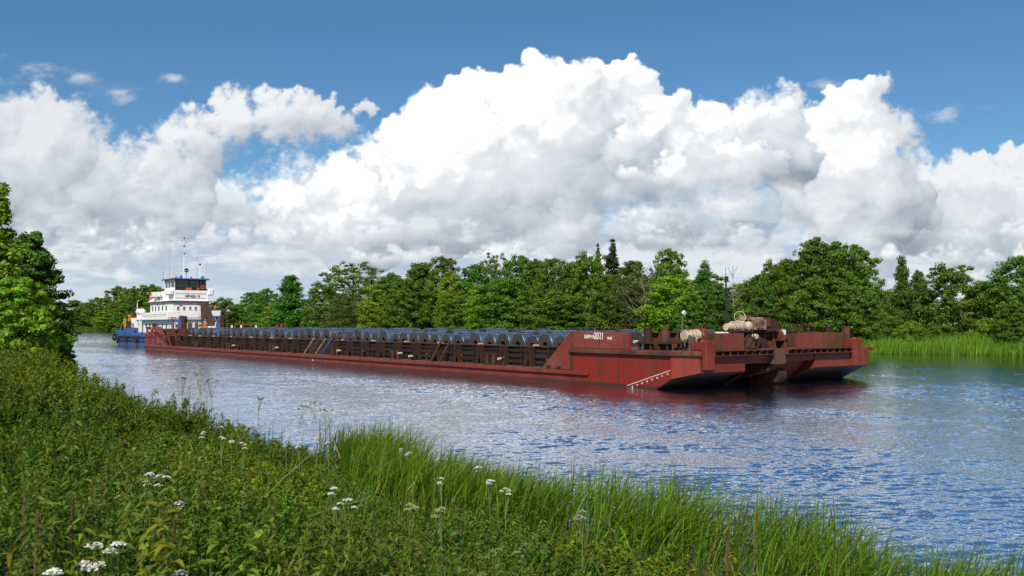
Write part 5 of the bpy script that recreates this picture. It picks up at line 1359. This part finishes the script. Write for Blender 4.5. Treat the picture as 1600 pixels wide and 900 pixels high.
# lower house
mb = MB(); mb.box(-3.2, 12.6, -2.9, 2.9, 1.9, 4.35); T_('lower_house', mb, 'white')
mb = MB(); mb.prism([(-5.0, 4.36), (12.9, 4.36), (13.0, 4.75), (-1.0, 4.75), (-2.5, 4.62)], 'xz', -3.65, 3.65); T_('lower_roof', mb, 'white')
mb = MB(); mb.prism([(-2.2, 4.76), (1.0, 5.5), (12.95, 5.5), (12.95, 4.76)], 'xz', -3.6, -3.5); mb.prism([(-2.2, 4.76), (1.0, 5.5), (12.95, 5.5), (12.95, 4.76)], 'xz', 3.5, 3.6); mb.box(12.86, 12.95, -3.49, 1.0, 4.76, 5.5); T_('deck_bulwark', mb, 'white')
mb = MB(); mb.box(-1, 12, -3.615, -3.602, 5.1, 5.15); mb.box(-.5, 12, -3.615, -3.602, 4.86, 4.90); T_('trim_line', mb, 'grey')
mb = MB()
for x in (-4.6, -4.1, -2.6): mb.box(x, x + .12, -3.5, -3.38, 1.9, 4.35)
T_('roof_post', mb, 'white')
for x in (-1.5, .6, 2.8, 5.0, 7.2, 9.4):
    mb = MB(); mb.box(x, x + .62, -2.93, -2.902, 3.0, 3.72); T_('side_window', mb, 'grey')
for x in (-2.6, 3.9, 11.0):
    mb = MB(); mb.box(x, x + .75, -2.93, -2.902, 1.95, 3.85); T_('side_door', mb, 'white')
for y, w_ in ((-.6, .7), (.5, .5)):
    mb = MB(); mb.box(12.602, 12.63, y, y + w_, 2.0, 3.9); T_('front_door', mb, 'grey')
for y in (-2.2, -1.2, 1.3):
    mb = MB(); mb.cyl((12.602, y, 3.4), (12.64, y, 3.4), .22, .22, 16); T_('porthole', mb, 'glass')
mb = MB()
for x in (-3.2, -1.0, 1.2): mb.box(x, x + .5, -3.72, -3.655, 4.25, 4.38)
for x in (1.5, 4.5, 7.5): mb.box(x, x + .5, -3.05, -2.96, 6.85, 7.0)
for y in (-2.1, 1.4): mb.box(12.62, 12.78, y, y + .42, 6.85, 7.0)
T_('deck_light', mb, 'sky_blue')
# middle house
mb = MB(); mb.box(.6, 12.45, -2.75, 2.75, 4.76, 7.08); T_('middle_house', mb, 'white')
mb = MB(); mb.box(.2, 12.8, -3.1, 3.1, 7.09, 7.22); T_('upper_deck', mb, 'maroon')
mb = MB(); mb.box(.25, 12.75, -3.05, 3.05, 7.222, 7.30); mb.prism([(.3, 7.3), (2.6, 7.3), (5.2, 8.3), (4.0, 8.3)], 'xz', -2.9, -2.8); T_('upper_deck_top', mb, 'white')
for x in (1.6, 3.2, 5.0, 6.9, 8.8):
    mb = MB(); mb.box(x, x + .6, -2.78, -2.752, 5.75, 6.5); T_('side_window', mb, 'grey')
for y, mt in ((-2.15, 'curtain'), (-1.25, 'curtain'), (-.35, 'grey'), (.5, 'grey')):
    f_ = MB(); f_.box(12.452, 12.48, y - .05, y + .38, 5.72, 6.38); f_ = T_('front_window', f_, 'white'); g_ = MB(); g_.box(12.482, 12.495, y, y + .33, 5.77, 6.33); g_.build('pane', M[mt], f_)
mb = MB(); mb.box(12.452, 12.50, -.2, .1, 4.95, 5.2); T_('vent', mb, 'dark')
# name deck and bridge
mb = MB(); mb.prism([(3.2, 7.302), (12.45, 7.302), (12.35, 8.85), (6.0, 8.85), (4.2, 8.1)], 'xz', -2.6, 2.6); T_('bridge_base', mb, 'white')
mb = MB(); mb.box(12.46, 12.475, -2.4, 2.3, 8.38, 8.43); mb.box(12.46, 12.475, -2.4, 2.3, 7.62, 7.67); T_('trim_line', mb, 'grey')
text('МРНДА 19', .52, tug, (12.47, -.95, 7.80), (math.radians(90), 0, math.radians(90)), 'black', 'name_lettering', sx=.86, bold=.01)
mb = MB(); mb.box(2.0, 6.8, -3.1, -2.62, 8.0, 8.1); mb.box(2.0, 6.8, -3.1, -3.02, 8.1, 8.75); mb.box(2.0, 2.08, -3.01, -2.62, 8.1, 8.75); T_('side_gallery', mb, 'white')
mb = MB(); mb.box(10.4, 12.6, 2.62, 3.45, 8.15, 9.15); T_('bridge_wing', mb, 'white', bevel=.12)
mb = MB(); mb.box(10.4, 12.5, -3.3, -2.62, 8.12, 8.9); T_('bridge_wing', mb, 'white', bevel=.12)
mb = MB(); mb.box(4.3, 5.2, -2.64, -2.605, 7.5, 7.9); T_('dark_louvre', mb, 'dark')
# wheelhouse: posts, sill band, glass, roof
mb = MB(); mb.box(7.0, 12.2, -2.35, -2.27, 8.852, 9.3); mb.box(6.92, 7.0, -2.35, 2.35, 8.852, 10.5)
for x in (7.05, 8.5, 9.9, 11.9): mb.box(x, x + .22, -2.35, -2.25, 9.3, 10.5)
mb.box(7.05, 12.2, -2.35, -2.25, 10.3, 10.5); mb.box(7.0, 12.2, 2.27, 2.35, 8.852, 9.3)
for x in (8.5, 10.2, 11.9): mb.box(x, x + .2, 2.25, 2.35, 9.3, 10.5)
T_('wheelhouse_side', mb, 'white')
mb = MB(); mb.box(12.1, 12.28, -2.35, 2.35, 8.852, 9.35); mb.box(12.1, 12.28, -2.35, 2.35, 10.38, 10.5)
for y in (-2.35, -.28, 1.28, 1.75, 2.2): mb.box(12.1, 12.28, y, y + .13, 9.35, 10.38)
mb.box(12.1, 12.27, -2.35, -2.25, 8.86, 10.5); T_('wheelhouse_front', mb, 'black')
mb = MB(); mb.box(12.15, 12.17, -2.2, 1.28, 9.35, 10.38); mb.box(7.3, 12.0, -2.31, -2.30, 9.3, 10.3); mb.box(12.15, 12.17, 1.4, 2.2, 9.35, 10.38); T_('wheelhouse_glass', mb, 'glass')
mb = MB(); mb.box(12.282, 12.30, .92, 1.24, 9.0, 9.28); mb.box(12.284, 12.32, -.75, .1, 8.93, 9.25); T_('orange_sign', mb, 'orange')
mb = MB(); mb.box(6.5, 12.75, -2.75, 2.75, 10.502, 10.62); T_('roof_edge', mb, 'maroon')
mb = MB(); mb.box(6.6, 12.65, -2.65, 2.65, 10.622, 10.70); T_('roof_top', mb, 'sky_blue')
# roof equipment
def rail(pts, h, name='railing', mat='white', r=.022, step=1.3):
    m_ = MB()
    for a, b in zip(pts[:-1], pts[1:]):
        a = Vector(a); b = Vector(b); n = max(1, int((b - a).length / step))
        for i in range(n + 1): p = a.lerp(b, i / n); m_.cyl(p, p + Vector((0, 0, h)), r, r, 5)
        for f in (1.0, .5): m_.cyl(a + Vector((0, 0, h * f)), b + Vector((0, 0, h * f)), r, r, 5)
    return T_(name, m_, mat)
rail([(6.7, -2.6, 10.7), (12.5, -2.6, 10.7), (12.5, 2.6, 10.7), (6.7, 2.6, 10.7), (6.7, -2.6, 10.7)], 1.15)
rail([(1.0, -2.9, 7.3), (6.5, -2.9, 7.3)], 1.0); rail([(.8, -2.9, 7.3), (.8, 2.9, 7.3)], 1.0); rail([(-1.5, -3.5, 4.76), (.5, -3.5, 4.76)], 1.0); rail([(12.9, -3.3, 5.5), (12.9, 1.0, 5.5)], .45)
rail([(-15.6, -3.9, 2.6), (-11, -3.9, 2.6)], .6, mat='black'); rail([(13.2, -3.6, 2.3), (16.6, -3.6, 2.3)], 1.0, mat='wood')
mast = bpy.data.objects.new('radio_mast', None); link(mast, tug); mast.location = (9, 0, 10.7)
mb = MB(); mb.cyl((0, 0, 0), (0, 0, 3.2), .08, .06, 10); mb.cyl((0, 0, 3.2), (0, 0, 6.6), .045, .025, 8); mb.build('pole', M['white'], mast, True)
mb = MB(); mb.cyl((0, -1.5, 3.15), (0, 1.5, 3.15), .04, .04, 6); mb.cyl((0, -.5, 5.9), (0, .5, 5.9), .02, .02, 5); mb.cyl((0, -.35, 4.5), (0, .35, 4.5), .02, .02, 5); mb.build('yard', M['white'], mast)
for z in (3.9, 5.1, 6.3):
    mb = MB(); mb.cyl((.1, 0, z), (.1, 0, z + .25), .09, .09, 10); mb.build('lantern', M['black'], mast)
mb = MB()
for s_ in (-1, 1):
    mb.cyl((0, 0, 5.0), (0, 2.2 * s_, 6.0), .012, .012, 4); mb.cyl((0, 2.2 * s_, 6.05), (0, 2.25 * s_, .1), .012, .012, 4); mb.cyl((0, 0, 4.6), (0, 1.5 * s_, 3.15), .01, .01, 4)
mb.cyl((0, -2.2, 6.05), (0, 2.2, 6.0), .010, .010, 4); mb.build('aerial_wire', M['grey'], mast)
rd = bpy.data.objects.new('radar', None); link(rd, tug); rd.location = (10.5, 2.0, 10.7)
mb = MB(); mb.cyl((0, 0, 0), (0, 0, 2.2), .06, .05, 8); mb.build('pole', M['white'], rd)
mb = MB(); mb.cyl((0, 0, 2.2), (0, 0, 2.45), .14, .14, 10); mb.build('motor', M['black'], rd)
mb = MB(); mb.box(-.08, .08, -1.0, 1.0, 2.5, 2.62); mb.build('scanner', M['white'], rd)
mb = MB(); mb.cyl((7.2, 2.5, 10.7), (7.2, 2.6, 14.9), .018, .01, 5); mb.cyl((11.8, 2.5, 10.7), (11.8, 2.55, 13.4), .018, .01, 5); mb.cyl((6.8, -2.5, 10.7), (6.8, -2.5, 13.2), .018, .01, 5); T_('whip_aerial', mb, 'grey')
sl = bpy.data.objects.new('searchlight', None); link(sl, tug); sl.location = (12.2, -.7, 10.7)
mb = MB(); mb.cyl((0, 0, 0), (0, 0, .9), .05, .05, 8); mb.build('stand', M['black'], sl)
mb = MB(); mb.cyl((-.2, 0, 1.2), (.18, 0, 1.2), .26, .34, 18); mb.build('housing', M['black'], sl, True)
for x, y, s_ in ((11.9, -1.4, .26), (11.9, 1.9, .28), (11.6, -2.0, .15), (12.0, .1, .14)):
    mb = MB(); mb.cyl((x, y, 10.7), (x, y, 10.85), s_ * .9, s_, 14); mb.ball((x, y, 10.9), s_, 1, 1, 1.1); T_('blue_vent', mb, 'sky_blue', smooth=True)
# brown slanting panel, ladder, knees
mb = MB(); mb.add([(12.85, 1.3, 7.1), (12.85, 2.55, 7.1), (13.9, 3.5, 2.6), (13.9, 1.2, 2.6), (12.7, 1.3, 7.1), (12.7, 2.55, 7.1), (13.7, 3.5, 2.6), (13.7, 1.2, 2.6)], [(0, 1, 2, 3), (7, 6, 5, 4), (0, 4, 5, 1), (1, 5, 6, 2), (2, 6, 7, 3), (3, 7, 4, 0)]); T_('slanting_panel', mb, 'brown_panel')
mb = MB(); mb.add([(12.9, 2.5, 6.6), (12.9, 2.66, 6.6), (13.98, 3.3, 2.6), (13.98, 3.1, 2.6)], [(0, 1, 2, 3)]); mb.box(13.2, 13.5, 1.9, 2.0, 2.6, 5.0); T_('panel_edge', mb, 'rust')
for y in (-3.3, 2.45):
    kn = bpy.data.objects.new('push_knee', None); link(kn, tug); kn.location = (17.0, y, 1.9)
    mb = MB(); mb.prism([(-1.6, 0), (.9, 0), (.9, 3.0), (.2, 3.0)], 'xz', -.0, .55); mb.build('knee_plate', M['blue'], kn, bevel=.03)
    mb = MB(); mb.box(.91, 1.2, .0, .55, -.4, 2.9); mb.box(.2, .89, .56, .95, .0, 2.95); mb.build('fender_timber', M['brown_panel'], kn)
mb = MB()
for y in (-3.55, -2.95): mb.cyl((14.6, y, 2.3), (14.2, y, 4.7), .05, .05, 6)
for i in range(6): mb.cyl((14.55 - .07 * i, -3.55, 2.5 + .4 * i), (14.55 - .07 * i, -2.95, 2.5 + .4 * i), .03, .03, 5)
mb.box(14.15, 14.25, -3.58, -2.92, 4.65, 4.75); T_('red_ladder', mb, 'signal_red')
mb = MB(); mb.box(13.95, 14.0, -3.4, -3.05, 2.6, 4.4); T_('ladder_back', mb, 'sky_blue')
mb = MB(); mb.box(12.7, 18.2, -3.3, 3.3, 1.902, 2.55); T_('fore_deck', mb, 'deck')
mb = MB(); mb.cyl((13.2, .6, 2.55), (13.2, .6, 3.1), .22, .22, 12); T_('blue_drum', mb, 'sky_blue', smooth=True)
mb = MB(); mb.box(15.6, 16.3, 1.5, 2.5, 2.55, 3.35); T_('storage_chest', mb, 'white', bevel=.03)
# side platform for the lookout
mb = MB(); mb.box(12.0, 13.2, 2.95, 4.2, 4.9, 5.0); mb.prism([(2.95, 5.0), (4.2, 5.0), (4.3, 5.75), (2.9, 5.75)], 'yz', 13.15, 13.22); mb.prism([(12.0, 5.0), (13.2, 5.0), (13.2, 5.75), (12.0, 5.75)], 'xz', 4.22, 4.28); mb.box(12.2, 12.9, 2.9, 3.6, 4.2, 4.88); T_('lookout_platform', mb, 'white')
# life rings
for p, ax in (((12.36, 1.78, 9.35), (1, 0, 0)), ((1.4, -3.02, 8.0), (0, 1, 0)), ((2.4, -3.14, 8.5), (0, 1, 0))):
    mb = MB(); mb.ring(p, ax, .23, .07, 20, 8); T_('life_ring', mb, 'orange', smooth=True)
# aft deck: funnel, raft canister, davit, yellow frames
fn = bpy.data.objects.new('funnel', None); link(fn, tug); fn.location = (-8.2, -2.6, 1.9)
mb = MB(); mb.prism([(-1.1, 0), (1.1, 0), (1.0, 2.75), (-.75, 2.75)], 'xz', -.6, .7); mb.build('casing', M['white'], fn, bevel=.08)
mb = MB(); mb.prism([(-.70, 2.76), (.5, 2.76), (.48, 3.1), (-.62, 3.1)], 'xz', -.45, .55); mb.build('red_band', M['signal_red'], fn)
mb = MB(); mb.prism([(-.6, 3.102), (.46, 3.102), (.42, 3.9), (-.5, 3.9)], 'xz', -.4, .5); mb.build('black_top', M['black'], fn)
for x in (-.55, .25):
    mb = MB(); mb.box(x, x + .6, -.62, -.603, 1.1, 1.95); mb.build('red_square', M['signal_red'], fn)
mb = MB(); mb.box(-11, -6.3, -3.4, -2.2, 1.9, 2.35); mb.box(-9.6, -6.4, -3.42, -3.2, 2.36, 3.1); T_('green_locker', mb, 'green')
mb = MB(); mb.cyl((-5.4, -2.9, 5.7), (-3.4, -2.9, 5.7), .55, .55, 18); mb.ball((-5.4, -2.9, 5.7), .55); mb.ball((-3.4, -2.9, 5.7), .55); T_('raft_canister', mb, 'white', smooth=True)
mb = MB(); mb.tube([(-4.9, -3.3, 4.6), (-4.9, -3.3, 7.1), (-4.6, -3.3, 7.5), (-3.9, -3.3, 7.6)], .06, 6); mb.box(-5.6, -3.2, -3.2, -2.6, 4.5, 5.2); mb.box(-5.5, -5.3, -3.1, -2.9, 1.9, 4.5); T_('davit', mb, 'white')
mb = MB()
mb.tube([(-15.2, -3.4, 2.6), (-14.2, -3.4, 3.6), (-12.8, -3.4, 4.0), (-12.6, -3.4, 4.6)], .12, 6); mb.box(-12.7, -12.3, -3.5, -3.2, 3.1, 4.7); T_('yellow_crane', mb, 'yellow')
mb = MB(); mb.box(-10.6, -8.9, -3.3, -3.0, 4.9, 5.3); mb.box(-10.6, -10.3, -3.3, -3.0, 4.2, 5.3); mb.box(-9.2, -8.9, -3.3, -3.0, 4.2, 5.3); T_('yellow_frame', mb, 'yellow')
mb = MB(); mb.tube([(-15.4, -3.2, 2.2), (-13.4, -3.2, 4.6), (-11, -3.2, 5.2), (-8.6, -3.2, 5.1)], .10, 6); mb.box(-12.2, -9.6, -3.1, -2.6, 2.7, 4.4); mb.cyl((-10.2, -2.9, 1.9), (-10.2, -2.9, 4.5), .1, .1, 8); T_('crane_boom', mb, 'black', smooth=True)

# ------------------------------------------------------------------ people
m = NT('skin'); m.bsdf((.50, .25, .17), .55); M['skin'] = m.mat
m = NT('dark_shorts'); m.bsdf((.02, .02, .03), .8); M['shorts'] = m.mat
m = NT('orange_cloth'); m.bsdf((.70, .18, .06), .8); M['cloth_orange'] = m.mat
m = NT('white_cloth'); m.bsdf((.72, .68, .60), .85); M['cloth_white'] = m.mat
m = NT('auburn_hair'); m.bsdf((.30, .06, .02), .7); M['hair_red'] = m.mat
m = NT('brown_hair'); m.bsdf((.07, .04, .025), .7); M['hair_brown'] = m.mat
def skin_figure(name, joints, edges, mat, parent, sub=2):
    me = bpy.data.meshes.new(name); me.from_pydata([j[0] for j in joints], edges, []); me.materials.append(mat)
    o = bpy.data.objects.new(name, me); link(o, parent)
    sk = o.modifiers.new('skin', 'SKIN'); sk.use_smooth_shade = True
    if not me.skin_vertices: me.skin_vertices.new()
    for i, j in enumerate(joints):
        r = j[1]; me.skin_vertices[0].data[i].radius = (r, r) if not isinstance(r, tuple) else r
        me.skin_vertices[0].data[i].use_root = (i == 0)
    sb = o.modifiers.new('sub', 'SUBSURF'); sb.levels = 1; sb.render_levels = sub
    return o
def person(x, y, z, rz, label, lean, arm, hair, top, bottom):
    """1.75 m figure; lean bends the trunk forward (+x), arm = (shoulder forward, elbow) pose"""
    wx = TO + Vector((x * math.cos(AX) - y * math.sin(AX), x * math.sin(AX) + y * math.cos(AX), z))
    p = thing('person', label, 'person', wx, AX + rz)
    L = lean; c, s = math.cos(L), math.sin(L)
    def T(dx, dy, dz):                          # point of the trunk above the hip (0,0,.92)
        return (dx * c + dz * s, dy, .92 + dz * c - dx * s)
    j = [((0, 0, .92), (.15, .12)), (T(0, 0, .22), (.135, .10)), (T(0, 0, .42), (.165, .115)), (T(0, 0, .54), (.09, .075)), (T(.01, 0, .60), .055), (T(.03, 0, .70), (.085, .095)), (T(.035, 0, .80), (.075, .085)),
         ((0, .10, .86), .095), ((.02, .12, .48), .062), ((0, .12, .09), .040), ((.15, .13, .03), .035), ((0, -.10, .86), .095), ((.02, -.12, .48), .062), ((0, -.12, .09), .040), ((.15, -.13, .03), .035)]
    e = [(0, 1), (1, 2), (2, 3), (3, 4), (4, 5), (5, 6), (0, 7), (7, 8), (8, 9), (9, 10), (0, 11), (11, 12), (12, 13), (13, 14)]
    for sg in (1, -1):
        sh = len(j); S = T(0, .19 * sg, .50); j.append((S, .055)); e.append((3, sh))
        E1 = (S[0] + .24 * math.sin(arm[0]), S[1] + .05 * sg, S[2] - .27 * math.cos(arm[0])); H1 = (E1[0] + .25 * math.sin(arm[0] + arm[1]), E1[1] - .12 * sg, E1[2] - .25 * math.cos(arm[0] + arm[1]))
        j.append((E1, .040)); e.append((sh, sh + 1)); j.append((H1, .028)); e.append((sh + 1, sh + 2))
        d = (Vector(H1) - Vector(E1)).normalized()
        for q in range(5):
            f = Vector(H1) + d * (.05 if q == 0 else .09) + Vector((0, (q - 2) * .018, (-.012 if q else .02))); j.append((tuple(f), .0095)); e.append((sh + 2, len(j) - 1))
    skin_figure('body', j, e, M['skin'], p)
    h = T(.035, 0, .80); fc = MB(); fc.ball((h[0] - .015, 0, h[2] + .035), .105, .95, .80, .85, 14, 10); fc.build('hair', M[hair], p, True)
    f2 = MB()
    for yy in (-.032, .032): f2.ball((h[0] + .082, yy, h[2] - .03), .012)
    f2.build('eyes', M['shorts'], p); f2 = MB(); f2.ball((h[0] + .098, 0, h[2] - .055), .018, 1, .7, 1.3); f2.build('nose', M['skin'], p, True)
    g = MB(); g.cyl((0, 0, .98), (0, 0, .80), .165, .175, 14, False)
    for sg in (1, -1): g.cyl((0, .09 * sg, .86), (.02, .12 * sg, .52 if bottom != 'cloth_white' else .15), .115, .085, 12)
    g.build('shorts', M[bottom], p, True)
    if top:
        g = MB(); a, b = Vector(T(0, 0, -.06)), Vector(T(0, 0, .50)); g.cyl(a, b, .175, .185, 14)
        for sg in (1, -1): S = Vector(T(0, .17 * sg, .48)); g.cyl(S, S + Vector((.10 * math.sin(arm[0]), .03 * sg, -.14 * math.cos(arm[0]))), .085, .075, 10)
        g.build('shirt', M[top], p, True)
    return p
person(12.75, 3.6, 4.99, .1, 'bare-chested man leaning forward on the side platform with folded arms', .30, (.9, 1.1), 'hair_brown', None, 'shorts')
person(15.2, 1.2, 2.56, -.2, 'bare-chested person in orange shorts and cap on the fore deck', .12, (.3, .9), 'cloth_orange', None, 'cloth_orange')
person(14.9, 3.0, 2.56, .2, 'red-haired person in loose white clothes on the fore deck', .35, (.4, .6), 'hair_red', 'cloth_white', 'cloth_white')
bx = thing('deck_crate', 'orange and yellow crate beside the person in orange shorts', 'crate', TO + Vector((15.9 * math.cos(AX) - .9 * math.sin(AX), 15.9 * math.sin(AX) + .9 * math.cos(AX), 2.56)), AX)
mb = MB(); mb.box(-.3, .3, -.6, .35, 0, .72); mb.build('crate_body', M['cloth_orange'], bx, bevel=.02); mb = MB(); mb.box(.301, .31, .05, .34, .1, .7); mb.box(-.32, .32, -.62, .37, .722, .80); mb.build('crate_lid', M['yellow'], bx)
